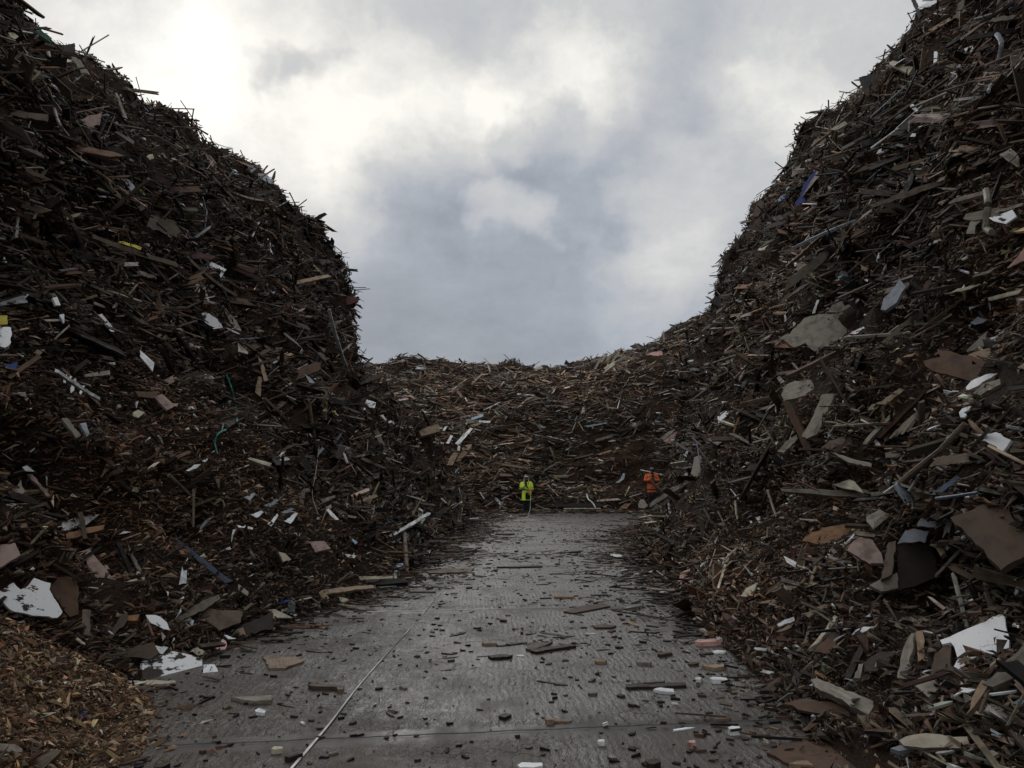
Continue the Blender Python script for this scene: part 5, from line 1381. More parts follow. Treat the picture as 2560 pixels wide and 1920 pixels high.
line[:, 2] = np.where(np.arange(len(line)) > 26, .012 + .006 * np.abs(vnoise(np.stack([line[:, 1] * .9, line[:, 0] * 0, line[:, 0] * 0], -1), 5)), np.maximum(line[:, 2], .012))
bm = bmesh.new()
pr = None
for i in range(len(line)):
    p = Vector(line[i]) - T0
    t = Vector(line[min(i + 1, len(line) - 1)] - line[max(i - 1, 0)]).normalized()
    side = t.cross(Vector((0, 0, 1)))
    side = side.normalized() if side.length > .15 else Vector((1, 0, 0))
    tw = (0.25 + (1.0 if 34 < i < 80 else 0)) * math.sin(i * .55)
    up_ = side.cross(t)
    side = side * math.cos(tw) + up_ * math.sin(tw)
    nrm_ = side.cross(t)
    yy = line[i][1]
    wv = .0075 if yy < 6.3 else (.0045 if yy < 30 else .008)
    row = [bm.verts.new(p + side * wv + nrm_ * .0012), bm.verts.new(p - side * wv + nrm_ * .0012), bm.verts.new(p - side * wv - nrm_ * .0012), bm.verts.new(p + side * wv - nrm_ * .0012)]
    if pr:
        for k in range(4): bm.faces.new((pr[k], pr[(k + 1) % 4], row[(k + 1) % 4], row[k]))
    else:
        bm.faces.new(row)
    pr = row
bm.faces.new(pr[::-1])
fin(bm, 'tape', tm, [M_TAPE])

# the person in orange: on the debris beside the right heap, head bowed, a pole across the shoulders
OY = 37.6
ox, oz = P(1630, 1260, OY)
p2 = make_person(ox, OY, .36, 'person in an orange work coat and dark helmet standing in the debris')
hd2 = (.02, -.09, 1.56)
sh2, el2, wr2 = [(-.195, -.02, 1.36), (.195, -.02, 1.36)], [(-.305, -.08, 1.13), (.29, -.07, 1.12)], [(-.10, -.27, 1.16), (.10, -.27, 1.14)]
L2 = ([(-.09, 0, .86), (.09, 0, .86)], [(-.10, -.05, .48), (.09, -.02, .47)], [(-.10, .02, .09), (.11, .03, .09)])
b2, Mo = body_of(p2, hd2, .55, sh2, el2, wr2, *L2, [((.75, -.35, .35), (.1, .5, .6)), ((-.75, -.35, .35), (-.1, .5, .6))], lean=-.04)
bm = bmesh.new()
rings_mesh(bm, [((0, .0, .60), (.205, .0, 0), (0, .15, 0)), ((0, 0, .78), (.20, 0, 0), (0, .15, 0)), ((0, -.01, .95), (.20, 0, 0), (0, .15, 0)), ((0, -.02, 1.05), (.20, 0, 0), (0, .15, 0)), ((0, -.03, 1.2), (.225, 0, 0), (0, .155, 0)), ((0, -.04, 1.31), (.235, 0, 0), (0, .15, 0)), ((0, -.04, 1.39), (.19, 0, 0), (0, .12, 0)), ((0, -.04, 1.44), (.11, 0, 0), (0, .09, 0)), ((0, -.04, 1.48), (.09, 0, 0), (0, .085, 0))])
for i in (0, 1):
    s_, e_, w_ = Vector(sh2[i]), Vector(el2[i]), Vector(wr2[i])
    limb(bm, [s_ * .85 + Vector((0, 0, .2)), s_, s_.lerp(e_, .5), e_, e_.lerp(w_, .45), e_.lerp(w_, .92)], [.08, .098, .088, .082, .07, .056])
coat2 = fin(bm, 'coat', p2, [M_ORG], .012)
bm = bmesh.new(); rings_mesh(bm, [((0, -.0, .70), (.207, 0, 0), (0, .157, 0)), ((0, 0, .75), (.207, 0, 0), (0, .157, 0))]); fin(bm, 'navy_band', coat2, [M_NAVY])
bm = bmesh.new(); rings_mesh(bm, [((0, -.015, 1.0), (.206, 0, 0), (0, .157, 0)), ((0, -.02, 1.05), (.206, 0, 0), (0, .157, 0))]); fin(bm, 'navy_band', coat2, [M_NAVY])
trousers(p2, *L2, M_DARKTROU)
boots(p2, [(-.10, .02, .092), (.11, .03, .092)])
helmet(p2, hd2, Mo, M_DHAT)
bm = bmesh.new(); blob(bm, Vector(hd2) + Mo @ Vector((0, .04, .0)), (.084, .07, .10), 0, 2); fin(bm, 'hair', p2, [M_DHAIR])
bm = bmesh.new(); blob(bm, (.03, -.19, 1.30), (.06, .05, .12), 0, 2); rings_mesh(bm, [((0, -.05, 1.41), (.10, 0, 0), (0, .095, 0)), ((0, -.055, 1.48), (.088, 0, 0), (0, .088, 0))]); fin(bm, 'scarf', p2, [M_BAG], .012)
pl = bpy.data.objects.new('survey_pole', None); COL.objects.link(pl); pl.location = (ox, OY + .07, .36 + 1.50)
tag(pl, 'grey white pole carried across the shoulders of the person in orange', 'pole')
bm = bmesh.new(); limb(bm, [(-.48, 0, .105), (0, 0, 0), (.40, 0, -.10)], [.022, .022, .022]); fin(bm, 'pole', pl, [M_POLE])
bm = bmesh.new(); limb(bm, [(.40, 0, -.10), (.46, 0, -.115), (.58, 0, -.145)], [.04, .034, .006]); fin(bm, 'pole_tip', pl, [M_POLE])
bm = bmesh.new(); limb(bm, [(-.52, 0, .115), (-.48, 0, .105)], [.026, .026]); fin(bm, 'end_cap', pl, [M_BAG])
tb = bpy.data.objects.new('handheld_tablet', None); COL.objects.link(tb); tb.location = (ox + .0, OY - .36, .36 + 1.20)
tag(tb, 'dark handheld device held by the person in orange', 'device')
bm = bmesh.new(); bmesh.ops.create_cube(bm, size=1)
for v in bm.verts: v.co = Matrix.Rotation(-.9, 3, 'X') @ Vector((v.co.x * .13, v.co.y * .018, v.co.z * .19))
bmesh.ops.bevel(bm, geom=bm.edges[:], offset=.006, segments=2, affect='EDGES'); fin(bm, 'case', tb, [M_BAG])
# keep the view of both people free of loose debris
for x0, y0, x1, y1, dd in ((1297, 1183, 1336, 1286, 37.5), (1600, 1166, 1664, 1248, 37.0)):
    KEEP.append((np.array([(x0, y0), (x1, y0), (x1, y1), (x0, y1)], float), dd))

# ------------------------------------------------------------------ sky and light
SUN_AZ, SUN_EL = math.atan2(-850, 2000), rad(27)      # azimuth left of straight ahead
wd = bpy.data.worlds.new('World'); scene.world = wd
wd.use_nodes = True
nt = wd.node_tree
for n_ in list(nt.nodes): nt.nodes.remove(n_)
g = G(nt)
out = g.n('ShaderNodeOutputWorld')
dirv = g.v('NORMALIZE', g.n('ShaderNodeTexCoord').outputs['Generated'])
w1 = g.v('SCALE', g.v('SUBTRACT', g.noise(dirv, 4.0, 5, .55, True), (.5, .5, .5)), scale=.26)
w2 = g.v('SCALE', g.v('SUBTRACT', g.noise(dirv, 13.0, 4, .6, True), (.5, .5, .5)), scale=.07)
dw = g.v('NORMALIZE', g.v('ADD', g.v('ADD', dirv, w1), w2))
sx = g.n('ShaderNodeSeparateXYZ'); nt.links.new(dirv, sx.inputs[0])
el = sx.outputs[2]
pl_ = g.v('SCALE', dirv, scale=g.m('DIVIDE', 1.0, g.m('ADD', g.m('MAXIMUM', el, 0.0), .22)))
pl_ = g.v('MULTIPLY', pl_, (1.0, 1.0, .6))
f1 = g.noise(g.v('ADD', pl_, (3.1, 1.7, 0)), 1.5, 7, .55)
f2 = g.noise(g.v('ADD', pl_, (9.1, 4.7, 2)), 4.2, 6, .6)
BL = [(300, 110, 320, .22), (480, 270, 220, .10), (1380, 220, 190, .24), (1080, 360, 230, .20), (900, 300, 240, .16), (800, 480, 230, .14), (1250, 330, 120, .12), (1330, 560, 90, .30), (1680, 520, 150, .26), (1570, 720, 150, .16),
      (1950, 300, 200, .16), (2050, 90, 280, .12), (1500, 80, 170, .12), (780, 480, 200, .12), (620, 40, 200, .15),
      (1360, 350, 110, -.26), (750, 210, 60, -.16), (810, 225, 55, -.14), (690, 195, 45, -.10), (1150, 680, 330, -.12), (960, 660, 240, -.06), (1240, 60, 160, -.08), (1000, 60, 330, .08), (1660, 60, 160, -.08), (980, 170, 130, -.10), (1760, 380, 170, -.09), (1500, 470, 140, -.12), (1180, 500, 200, -.10), (1650, 240, 160, -.04), (900, 520, 170, -.06), (1400, 850, 400, -.08)]
acc = g.m('ADD', g.rng(el, .02, .42, .19, .51), g.m('MULTIPLY', g.m('SUBTRACT', f1, .5), .30))
acc = g.m('ADD', acc, g.m('MULTIPLY', g.m('SUBTRACT', f2, .5), g.rng(el, .1, .4, .20, .46)))
f3 = g.noise(g.v('ADD', g.v('MULTIPLY', pl_, (1.0, .55, 1)), g.v('SCALE', w2, scale=6.0)), 9.0, 7, .62)
acc = g.m('ADD', acc, g.m('MULTIPLY', g.m('SUBTRACT', f3, .5), g.rng(el, .08, .4, .05, .22)))
for px, py, r, amp in BL:
    d = ray(px, py)
    dt = g.v('DOT_PRODUCT', dw, tuple(d))
    acc = g.m('ADD', acc, g.rng(dt, math.cos(r / F * 1.25), 1.0, 0.0, amp, True))
ramp = g.n('ShaderNodeValToRGB')
nt.links.new(acc, ramp.inputs[0])
cr = ramp.color_ramp
sr = lambda c: tuple((v / 255 / 12.92) if v / 255 < .04045 else ((v / 255 + .055) / 1.055) ** 2.4 for v in c) + (1,)
cr.elements[0].position = 0.02; cr.elements[0].color = sr((138, 144, 153))
cr.elements[1].position = 1.12 / 1.2; cr.elements[1].color = sr((255, 253, 245))
for pos_, c_ in ((.28, (168, 174, 184)), (.45, (190, 193, 197)), (.60, (205, 206, 206)), (.75, (229, 228, 224))):
    e_ = cr.elements.new(pos_); e_.color = sr(c_)
glow = g.rng(g.v('DOT_PRODUCT', dw, tuple(ray(380, 120))), math.cos(rad(9)), 1.0, 1.0, 1.15, True)
back = g.rng(sx.outputs[1], -.3, .3, 1.6, 1.0, True)
clouds = g.n('ShaderNodeBackground'); nt.links.new(ramp.outputs[0], clouds.inputs[0])
nt.links.new(g.m('MULTIPLY', glow, back), clouds.inputs[1])
sky = g.n('ShaderNodeTexSky', sky_type='NISHITA')
sky.sun_disc = False; sky.sun_elevation = SUN_EL; sky.sun_rotation = SUN_AZ
bs = g.n('ShaderNodeBackground'); nt.links.new(sky.outputs[0], bs.inputs[0]); bs.inputs[1].default_value = .1
mx = g.n('ShaderNodeMixShader'); mx.inputs[0].default_value = .965
nt.links.new(bs.outputs[0], mx.inputs[1]); nt.links.new(clouds.outputs[0], mx.inputs[2]); nt.links.new(mx.outputs[0], out.inputs[0])

sl = bpy.data.lights.new('sun', 'SUN'); sl.energy = .9; sl.angle = rad(40); sl.color = (1, .96, .9)
so = bpy.data.objects.new('sun', sl); COL.objects.link(so)
sd = Vector((math.sin(SUN_AZ) * math.cos(SUN_EL), math.cos(SUN_AZ) * math.cos(SUN_EL), math.sin(SUN_EL)))
so.rotation_euler = sd.to_track_quat('Z', 'Y').to_euler()
so.location = (0, 0, 40)
# ------------------------------------------------------------------ planks and boards of the heaps, one object each
def in_poly(px, py, poly):
    x, y = poly[:, 0], poly[:, 1]
    x2, y2 = np.roll(x, -1), np.roll(y, -1)
    c = ((y[None] > py[:, None]) != (y2[None] > py[:, None])) & (px[:, None] < (x2 - x)[None] * (py[:, None] - y[None]) / ((y2 - y)[None] + 1e-9) + x[None])
    return c.sum(1) % 2 == 1


def uncovered(c, keep_frac=0.06, rng=N, grow=1.3, pad=14):
    """drops the loose pieces that would lie on top of the single ones"""
    px, py, w = project(c)
    dist = np.linalg.norm(c - CAM, axis=1)
    bad = np.zeros(len(c), bool)
    for poly, dep in KEEP:
        m = poly.mean(0)
        po = m + (poly - m) * (grow + pad / max(30, np.ptp(poly)))
        lo, hi = po.min(0), po.max(0)
        near = (px > lo[0]) & (px < hi[0]) & (py > lo[1]) & (py < hi[1]) & (dist < dep + 0.12)
        i = np.nonzero(near)[0]
        if len(i):
            bad[i[in_poly(px[i], py[i], po)]] = True
    return ~(bad & (rng.uniform(0, 1, len(c)) > keep_frac))


TEMPL = []
rt = np.random.default_rng(77)
for k in range(26):
    L = float(rt.choice([0.9, 1.2, 1.6, 2.1])); Wd = float(rt.choice([0.06, 0.09, 0.14])); T = float(rt.uniform(.02, .05))
    if k % 7 == 3: L, Wd, T = float(rt.uniform(.5, .9)), float(rt.uniform(.25, .4)), .018
    e = rt.uniform(-1, 1, 12)
    j = Wd * (0.9 if k % 7 != 3 else .6)
    pts = [(-L / 2 + j * e[0] * .5, -Wd / 2), (0, -Wd / 2 * (1 + .1 * e[1])), (L / 2 + j * e[2] * .5, -Wd / 2 * (.6 + .3 * abs(e[3]))), (L / 2 + j * e[4], -Wd * .15), (L / 2 + j * e[5] * .6, Wd * .2), (L / 2 + j * e[6] * .5, Wd / 2),
           (0, Wd / 2 * (1 + .1 * e[7])), (-L / 2 + j * e[8] * .5, Wd / 2 * .9), (-L / 2 + j * e[9], Wd * .1)]
    me = outline_mesh('plank', pts, T, rt, .012 if k % 7 != 3 else .02, bend=float(rt.normal(0, .06)))
    me.materials.append(M_BOARD if k % 7 == 3 else M_WOOD)
    TEMPL.append((me, L, Wd, 'board' if k % 7 == 3 else 'plank'))

CN = {'dark': 'blackish', 'brown': 'brown', 'mid': 'grey brown', 'grey': 'weathered grey', 'pale': 'pale', 'tan': 'tan', 'cream': 'cream', 'white': 'white', 'umber': 'reddish brown', 'bgrey': 'bluish grey', 'pink': 'pinkish'}
for name, count, wts, power in (('left', 105, dict(dark=4, brown=6, mid=5, grey=4, umber=3, pale=1.4, tan=.8, white=.5), 1.0), ('right', 115, dict(dark=3, brown=5, mid=6, grey=5, umber=3, pale=2.5, tan=1.5, white=.7, bgrey=.7), 1.0), ('back', 70, dict(brown=3, mid=4, grey=4, pale=3, tan=2, cream=.9, white=.8, pink=1), 0.0)):
    p, nr = sample(name, count * 8, power, rng=rt)
    px, py, w = project(p)
    ok = (px > 0) & (px < 2560) & (py > 0) & (py < 1900) & uncovered(p, 0.0, rt, 1.3)
    for dx_ in (-.6, .6):
        ok &= uncovered(p + (np.array([dx_, 0, 0]) if name == 'back' else np.array([0, dx_, 0])), 0.0, rt, 1.1) & uncovered(p + np.array([dx_ * .7, 0, 0]), 0.0, rt, 1.1)
    p, nr = p[ok][:count], nr[ok][:count]
    up, az = orient(nr, name, len(p), rt, .28, .4)
    keys = list(wts); pr = np.array([wts[k] for k in keys]); pr = pr / pr.sum()
    for i in range(len(p)):
        me, L, Wd, kind = TEMPL[int(rt.integers(len(TEMPL)))]
        if name == 'right' and p[i][2] < 1.5 and p[i][1] < 14 and L > 1:
            continue
        o = bpy.data.objects.new(kind, me)
        COL.objects.link(o)
        a, b = frames(up[i:i + 1], az[i:i + 1])
        s = float(rt.uniform(.65, 1.1)) * (min(1.0, float(np.linalg.norm(p[i] - CAM)) / 11) if name != 'back' else 1.15)
        M = Matrix((a[0], b[0], up[i])).transposed().to_4x4() @ Matrix.Scale(s, 4)
        M.translation = Vector(p[i] + nr[i] * rt.uniform(.04, .16))
        o.matrix_world = M
        ck = keys[int(rt.choice(len(keys), p=pr))]
        o.color = (*np.clip(np.array(PAL[ck]) * math.exp(rt.normal(0, .2)), .01, .78), 1)
        z = p[i][2]
        band = 'foot' if z < 1.3 else 'lower face' if z < 3.5 else 'middle' if z < 6.2 else 'upper part'
        size = 'long' if L * s > 1.55 else 'short' if L * s < .85 else ('narrow' if Wd * s < .11 else 'broad')
        att = 'lying flat' if up[i][2] > .86 else 'standing steeply' if up[i][2] < .5 else 'tilted'
        along = '' if name == 'back' else (' near the front' if p[i][1] < 11 else ' halfway along' if p[i][1] < 19 else ' at the far end')
        if name == 'back':
            along = ' on its left side' if p[i][0] < -2 else ' on its right side' if p[i][0] > 5 else ' at its centre'
        tag(o, f'{size} {CN[ck]} {kind} {att}, {band} of {name} heap{along}', kind, f'loose {kind}s in the {name} heap')
        KEEP.append((np.array([(lambda q: (q[0], q[1]))(project(p[i] + a[0] * L * s * u + b[0] * Wd * s * v)[:2]) for u, v in ((-.45, -.5), (.45, -.5), (.45, .5), (-.45, .5))], float).reshape(4, 2), float(np.linalg.norm(p[i] - CAM))))

MULCH = []
for mx_, my_, r_ in ((1890, 1270, 3.0), (1980, 1380, 1.5), (1960, 1150, 2.4), (1800, 1130, 3.0), (1740, 1250, 2.6), (2480, 740, 2.0), (2400, 930, 1.3), (320, 1190, 1.5), (400, 1060, 2.0), (90, 1010, 1.3), (560, 1340, 1.0), (1560, 1180, 3.0)):
    h_ = hit(mx_, my_)
    MULCH.append((h_[0], r_))


PALE = [(hit(px_, py_)[0], r_) for px_, py_, r_ in ((1170, 1010, 2.2), (1120, 1090, 1.6), (1580, 925, 3.0), (1660, 890, 2.6), (1400, 960, 2.5))]


def spill(p):
    """loads of paler, fresher boards tipped on the back heap"""
    m = np.zeros(len(p))
    for c_, r_ in PALE:
        m = np.maximum(m, np.clip(1.3 - np.linalg.norm(p - c_, axis=1) / r_ + .5 * vnoise(p * .9, 98), 0, 1))
    return (1 + .75 * m)[:, None]


def mulch(p):
    m = np.zeros(len(p))
    for c_, r_ in MULCH:
        m = np.maximum(m, np.clip(1.25 - np.linalg.norm(p - c_, axis=1) / r_ + .35 * vnoise(p * 1.1, 97), 0, 1))
    return m


# ------------------------------------------------------------------ the heaps themselves: uncountable debris, one object each
WL = dict(left=dict(dark=30, black=14, brown=26, umber=12, mid=10, grey=5, pale=2.2, tan=1.6, pink=1.0, cream=.5, white=.8, orange=.3, bgrey=.5, lblue=.06, blue=.04, red=.1, yellow=.05),
          right=dict(dark=25, black=13, brown=24, umber=11, mid=15, grey=7, pale=4.5, tan=3.2, pink=1.4, cream=1.0, white=1.1, orange=.4, bgrey=.7, lblue=.08, blue=.05, red=.1),
          back=dict(dark=20, black=10, brown=20, umber=6, mid=18, grey=11, pale=9, tan=6, pink=2, cream=2.6, white=2.0, orange=.5, bgrey=1.0, lblue=.15))
foot_y = {'left': (np.array(LY), np.array([r[0][0] for r in LC])), 'right': (np.array(RY), np.array([r[0][0] for r in RC]))}


def core(soup, name):
    g, n = heaps[name]
    ns, nt = g.shape[:2]
    f = grid_faces(ns, nt)
    c = g.reshape(-1, 3)[f[0]]
    fn = np.cross(c[2] - c[0], c[3] - c[1])
    flip = float(np.dot(fn, n.reshape(-1, 3)[f[0][0]])) < 0
    if flip: f = f[:, ::-1]
    soup.add((g - n * 0.04).reshape(-1, 3), f.ravel(), np.full(len(f), 4), np.tile([(0.03, .02, .015)], (ns * nt, 1)), np.zeros((ns * nt, 2)), 1)


LAB = {'left': 'tall dark heap of scrap wood rising on the left of the road', 'right': 'tall dark heap of scrap wood rising on the right of the road',
       'back': 'lower heap of broken boards closing the far end of the road'}
for name in ('left', 'right', 'back'):
    sp = Soup()
    core(sp, name)
    side = name != 'back'
    sets = [(10000 if side else 15000, .6 if side else .1, (.28, .9), (.04, .20), (.008, .035), 0.0),
            (34000 if side else 26000, 1.3 if side else .1, (.08, .40), (.02, .12), (.004, .02), 0.0),
            (11000 if side else 9000, .9 if side else .1, (.2, .9), (.012, .035), (.006, .02), 1.0),
            (1500 if side else 900, .6 if side else .1, (.6, 1.5), (.025, .055), (.012, .03), 1.0)]
    for cnt, power, Lr, Wr, Tr, thin in sets:
        p, nr = sample(name, cnt, power)
        # patches of bare fines: fewer pieces there
        pat = vnoise(p * np.array([.35, .35, .5]), 91) + .4 * vnoise(p * 1.3, 92)
        ok = (N.uniform(0, 1, cnt) < np.clip(1.15 - (1.9 if side else 1.2) * np.clip(pat + (.05 if side else -.15), 0, 1), .08 if side else .3, 1) * (1 - .93 * mulch(p))) & uncovered(p)
        p, nr = p[ok], nr[ok]; k = len(p)
        up, az = orient(nr, name, k, N, .38, .42 if side else .25)
        L = np.exp(N.uniform(math.log(Lr[0]), math.log(Lr[1]), k))
        ea = frames(up, az)[0] * (L * .42)[:, None]
        ok = uncovered(p + ea) & uncovered(p - ea)
        p, nr, up, az, L = p[ok], nr[ok], up[ok], az[ok], L[ok]; k = len(p)
        if side:
            L = L * np.clip(np.linalg.norm(p - CAM, axis=1) / 14, .5, 1.0)
        else:
            L = L * 1.25
        W = np.minimum(L * np.exp(N.uniform(math.log(.055), math.log(.32), k)), Wr[1] * .8)
        if thin: W = N.uniform(*Wr, k)
        T = np.minimum(N.uniform(*Tr, k), W)
        pr = N.normal(0.015 + .02 * thin, 0.05, k)
        wl = dict(WL[name])
        if thin:
            for q in ('pale', 'tan', 'grey', 'cream', 'bgrey'): wl[q] = wl.get(q, 0) * 2.2
        planks(sp, p + nr * pr[:, None], up, az, L, W, T, by_load(pick_colours(k, wl), p) * (1.0 if side else spill(p)), splinter=.6)
    # bright chips of laminate, plasterboard and fresh wood, painted in as glints too
    k = 5200 if side else 3200
    p, nr = sample(name, k, .8 if side else .1)
    ok = uncovered(p) & (N.uniform(0, 1, k) < .12 + .75 * np.clip(vnoise(p * .55, 95) + .5 * vnoise(p * 1.7, 96), 0, 1)) & (N.uniform(0, 1, k) > .8 * mulch(p)); p, nr = p[ok], nr[ok]; k = len(p)
    up, az = orient(nr, name, k, N, .5, .5)
    L = np.exp(N.uniform(math.log(.05), math.log(.26), k)) * (np.clip(np.linalg.norm(p - CAM, axis=1) / 14, .5, 1.2) if side else 1.5)
    planks(sp, p + nr * .06, up, az, L, L * N.uniform(.12, .5, k), N.uniform(.004, .012, k), pick_colours(k, dict(white=5, cream=2, pale=2, bgrey=1, lblue=.15, rose=.2)), splinter=.8)
    for cnt, power, Lr in ((95000 if side else 26000, 1.9 if side else .2, (.025, .2)),):
        p, nr = sample(name, cnt, power, dmin=5)
        ok = uncovered(p); p, nr = p[ok], nr[ok]; k = len(p)
        up, az = orient(nr, name, k, N, .6, .2)
        L = np.exp(N.uniform(math.log(Lr[0]), math.log(Lr[1]), k)) * (1 if side else 1.8)
        W = L * N.uniform(.12, .4, k)
        slivers(sp, p + nr * N.uniform(-.02, .05, (k, 1)), up, az, L, W, W * .4, by_load(pick_colours(k, dict(dark=10, brown=20, umber=22, mid=12, orange=.8, tan=3, pale=2, cream=.9, white=1.1)), p))
    k = 150000 if side else 50000
    p, nr = sample(name, k, 1.2 if side else .1)
    ok = N.uniform(0, 1, k) < mulch(p) * .9
    p, nr = p[ok], nr[ok]
    ok = uncovered(p); p, nr = p[ok], nr[ok]; k = len(p)
    up, az = orient(nr, name, k, N, .7, .2)
    L = np.exp(N.uniform(math.log(.03), math.log(.16), k)) * np.clip(np.linalg.norm(p - CAM, axis=1) / 12, .6, 1.4)
    slivers(sp, p + nr * N.uniform(-.02, .04, (k, 1)), up, az, L, L * N.uniform(.1, .35, k), L * .12, by_load(pick_colours(k, dict(umber=30, brown=20, dark=9, mid=7, orange=1, tan=2, cream=.5, white=.5)) * 1.2, p))
    if side:                       # spill along the foot, lying flat on the concrete
        sg = 1 if name == 'left' else -1
        for cnt, Lr, Wr, sc in ((2100, (.15, .9), (.02, .09), .32), (9000, (.03, .2), (.012, .06), .34)):
            y = 3 + 34 * N.uniform(0, 1, cnt) ** 1.3
            fx = np.interp(y, *foot_y[name])
            x = fx + sg * (N.exponential(sc, cnt) * np.clip(.55 + y / 22, .7, 1.6) * (0.8 + .5 * vnoise(np.stack([y * .8, y * 0, y * 0], -1), 61)) - .45)
            z = np.maximum(.012, (-(x - fx) * sg) * .55) + N.uniform(0, .03, cnt)
            p = np.stack([x, y, z], -1)
            if name == 'left':
                ok0 = mound_z(x, y) < .05
                p = p[ok0]
            p = p[uncovered(p)]; k = len(p)
            L = np.exp(N.uniform(math.log(Lr[0]), math.log(Lr[1]), k)); W = np.minimum(np.exp(N.uniform(math.log(Wr[0]), math.log(Wr[1]), k)), L * .6)
            L = L * np.clip(p[:, 1] / 14, .4, 1); W = W * np.clip(p[:, 1] / 14, .5, 1)
            az = np.where(N.uniform(0, 1, k) < .6, N.normal(0, .35, k), N.uniform(0, 3.14, k))
            up = nrm(np.array([0, 0, 1.0]) + N.normal(0, 1, (k, 3)) * np.clip(.06 + p[:, 2:3] * 1.6, .06, .5))
            planks(sp, p, up, az, L, W, N.uniform(.005, .018, k), pick_colours(k, WL['right']))
    else:
        cnt = 1500
        x = N.uniform(-4, 8, cnt); y = 40.6 - N.exponential(.7, cnt)
        p = np.stack([x, y, N.uniform(.01, .06, cnt)], -1); k = cnt
        planks(sp, p, nrm(np.array([0, 0, 1.0]) + N.normal(0, .12, (k, 3))), N.normal(0, .7, k), N.uniform(.1, .8, k), N.uniform(.04, .15, k), N.uniform(.02, .05, k), pick_colours(k, WL['back']))
    o = sp.build('wood_waste_heap', [M_STUFF, M_SOIL])
    tag(o, LAB[name], 'waste heap', kind='stuff')

# wood chip mound, lower left
sp = Soup()
fm = grid_faces(70, 70)
c0 = mg.reshape(-1, 3)[fm[:, 0]]
fm = fm[(mg.reshape(-1, 3)[fm][:, :, 2].max(1) > -.005)]
sp.add(mg.reshape(-1, 3), fm.ravel(), np.full(len(fm), 4), np.tile([(.07, .045, .028)], (4900, 1)), np.zeros((4900, 2)), 1)
CHIPC = dict(brown=16, umber=14, mid=26, orange=3, tan=22, pale=8, dark=4, cream=2, white=.7, bgrey=.4, rose=.3)
for cnt, Lr, q in ((70000, (.015, .045), 0), (24000, (.04, .13), 0), (160, (.08, .2), 1)):
    a = N.uniform(0, 2 * math.pi, cnt); r = MR * np.where(N.uniform(0, 1, cnt) < .96, np.sqrt(N.uniform(0, 1.02, cnt)), .97 + N.exponential(.07, cnt))
    x, y = MC[0] + r * np.cos(a), MC[1] + r * np.sin(a)
    ok = (y > 3.2) & (x > -5.2); x, y = x[ok], y[ok]; k = len(x)
    e = .03
    zz = mound_z(x, y)
    nn = nrm(np.stack([-(mound_z(x + e, y) - zz) / e, -(mound_z(x, y + e) - zz) / e, np.ones(k)], -1))
    p = np.stack([x, y, zz + N.uniform(0, .02, k)], -1)
    okk = uncovered(p); p, nn = p[okk], nn[okk]; k = len(p)
    up = nrm(nn + N.normal(0, .45, (k, 3)))
    L = np.exp(N.uniform(math.log(Lr[0]), math.log(Lr[1]), k))
    W = L * N.uniform(.15, .4, k)
    if q == 0:
        slivers(sp, p, up, N.uniform(0, 6.28, k), L, W, W * .5, np.clip(pick_colours(k, CHIPC) * np.array([1.10, 1.0, .88]), 0, .7))
    else:
        planks(sp, p, up, N.uniform(0, 6.28, k), L, W, N.uniform(.006, .02, k), pick_colours(k, CHIPC))
o = sp.build('wood_chip_mound', [M_CHIP, M_CHIPBED])
tag(o, 'low mound of brown shredded wood chips at the lower left corner', 'wood chips', kind='stuff')

# crumbs and mud clods scattered on the concrete
sp = Soup()
cnt = 5200
y = 3.6 + 34 * N.uniform(0, 1, cnt) ** 1.5
lo, hi = np.interp(y, *foot_y['left']), np.interp(y, *foot_y['right'])
t = N.uniform(0, 1, cnt)
x = lo + (hi - lo) * t
dens = .35 + .65 * np.abs(t - .5) * 2 + .5 * np.clip(vnoise(np.stack([x * .8, y * .5, y * 0], -1), 71), 0, 1)
ok = N.uniform(0, 1.3, cnt) < dens
x, y = x[ok], y[ok]; k = len(x)
L = np.exp(N.uniform(math.log(.012), math.log(.06), k))
W = L * N.uniform(.3, .8, k)
planks(sp, np.stack([x, y, np.full(k, .010)], -1), nrm(np.array([0, 0, 1.0]) + N.normal(0, .15, (k, 3))), N.uniform(0, 6.28, k), L, W, L * N.uniform(.15, .4, k), pick_colours(k, dict(dark=12, black=14, brown=7, umber=3, mid=2, cream=.15, white=.2)))
o = sp.build('road_crumbs', [M_STUFF])
tag(o, 'fine dark crumbs and splinters strewn over the wet concrete road', 'crumbs', kind='stuff')

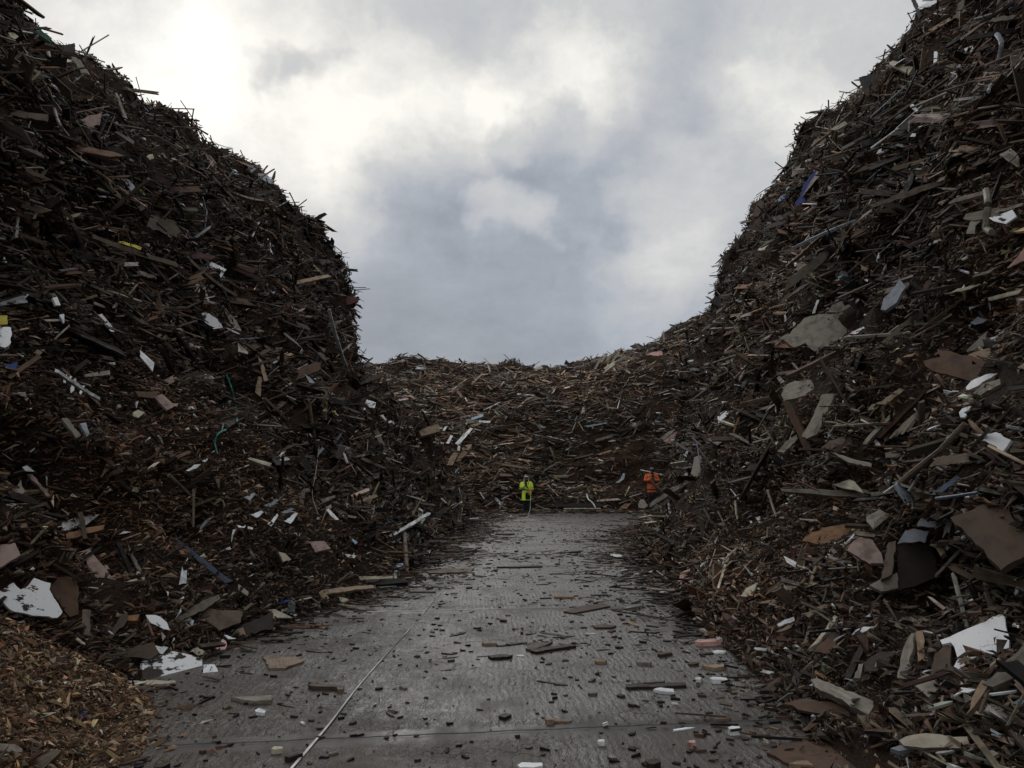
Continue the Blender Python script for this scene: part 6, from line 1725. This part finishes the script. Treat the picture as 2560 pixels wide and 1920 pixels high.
# countable scraps on the road
SCR = []
for k in range(22):
    a = 5 + k % 4
    L = float(rt.uniform(.024, .055)) if k % 3 else float(rt.uniform(.06, .15))
    asp = float(rt.uniform(.25, .8)) if k % 3 else float(rt.uniform(.14, .3))
    pts = [(L * math.cos(t_) * rt.uniform(.8, 1.2), L * asp * math.sin(t_) * rt.uniform(.75, 1.2)) for t_ in np.linspace(0, 2 * math.pi, a, endpoint=False)]
    T = float(rt.uniform(.012, .032)) if k % 3 else float(rt.uniform(.008, .02))
    T *= .7
    me = outline_mesh('wood_scrap', pts, T, rt, .004)
    me.materials.append(M_WOOD)
    SCR.append((me, L, T, 'wood scrap' if k % 3 else 'splinter'))
n_s = 0
while n_s < 250:
    y = 4.6 + 33 * rt.uniform() ** 1.35
    lo, hi = np.interp(y, *foot_y['left']), np.interp(y, *foot_y['right'])
    t = rt.uniform(.02, .98)
    if vnoise(np.array([[lo * 0 + (lo + (hi - lo) * t) * 1.1, y * .55, 3.0]]), 88)[0] < rt.uniform(-.7, .35): continue
    if rt.uniform() > .35 + .5 * abs(t - .5) * 2 + (.5 if 9 < y < 17 else 0): continue
    x = lo + (hi - lo) * t
    if rt.uniform() < .3:
        cp = ((1180, 1640), (1130, 1655), (1260, 1636), (1330, 1612), (1440, 1608), (1110, 1465), (1280, 1440), (1130, 1590), (1380, 1590), (1500, 1500), (1300, 1400), (1360, 1380))[int(rt.integers(12))]
        gpt = ground(*cp)
        x, y = gpt[0] + rt.normal(0, .22), gpt[1] + rt.normal(0, .25)
        t = .5
    me, L, T, kind = SCR[int(rt.integers(len(SCR)))]
    if mound_z(x, y) > 0.02: continue
    o = bpy.data.objects.new(kind.replace(' ', '_'), me)
    COL.objects.link(o)
    s = float(rt.uniform(.6, 1.25)) * (1.15 if y > 14 else 1)
    o.scale = (s, s, s)
    o.location = (x, y, ZROAD + T * s / 2 - .002)
    o.rotation_euler = (rt.normal(0, .03), rt.normal(0, .03), rt.normal(0, .5) if rt.uniform() < .6 else rt.uniform(0, 6.28))
    ck = str(rt.choice(['dark', 'black', 'brown', 'umber', 'mid', 'tan', 'white'], p=[.3, .27, .2, .08, .08, .04, .03]))
    o.color = (*np.array(PAL[ck]) * float(math.exp(rt.normal(0, .2))), 1)
    cn = {'dark': 'dark', 'black': 'wet black', 'brown': 'brown', 'umber': 'reddish brown', 'mid': 'grey brown', 'tan': 'tan', 'white': 'white'}[ck]
    size = 'tiny' if L * s < .03 else 'small' if L * s < .05 else 'long' if kind == 'splinter' else 'larger'
    xt = np.interp(y, TAPE_G[:, 1], TAPE_G[:, 0])
    side = 'left of the tape' if x < xt else ('right of the tape' if t < .72 else 'along the right road edge')
    if t < .12: side = 'along the left road edge'
    st = 'nearest' if y < 6.5 else 'near' if y < 10 else 'middle' if y < 17 else 'far' if y < 26 else 'farthest'
    tag(o, f'{size} {cn} {kind} on the {st} stretch of concrete, {side}', 'scrap', 'loose scraps on the road')
    n_s += 1
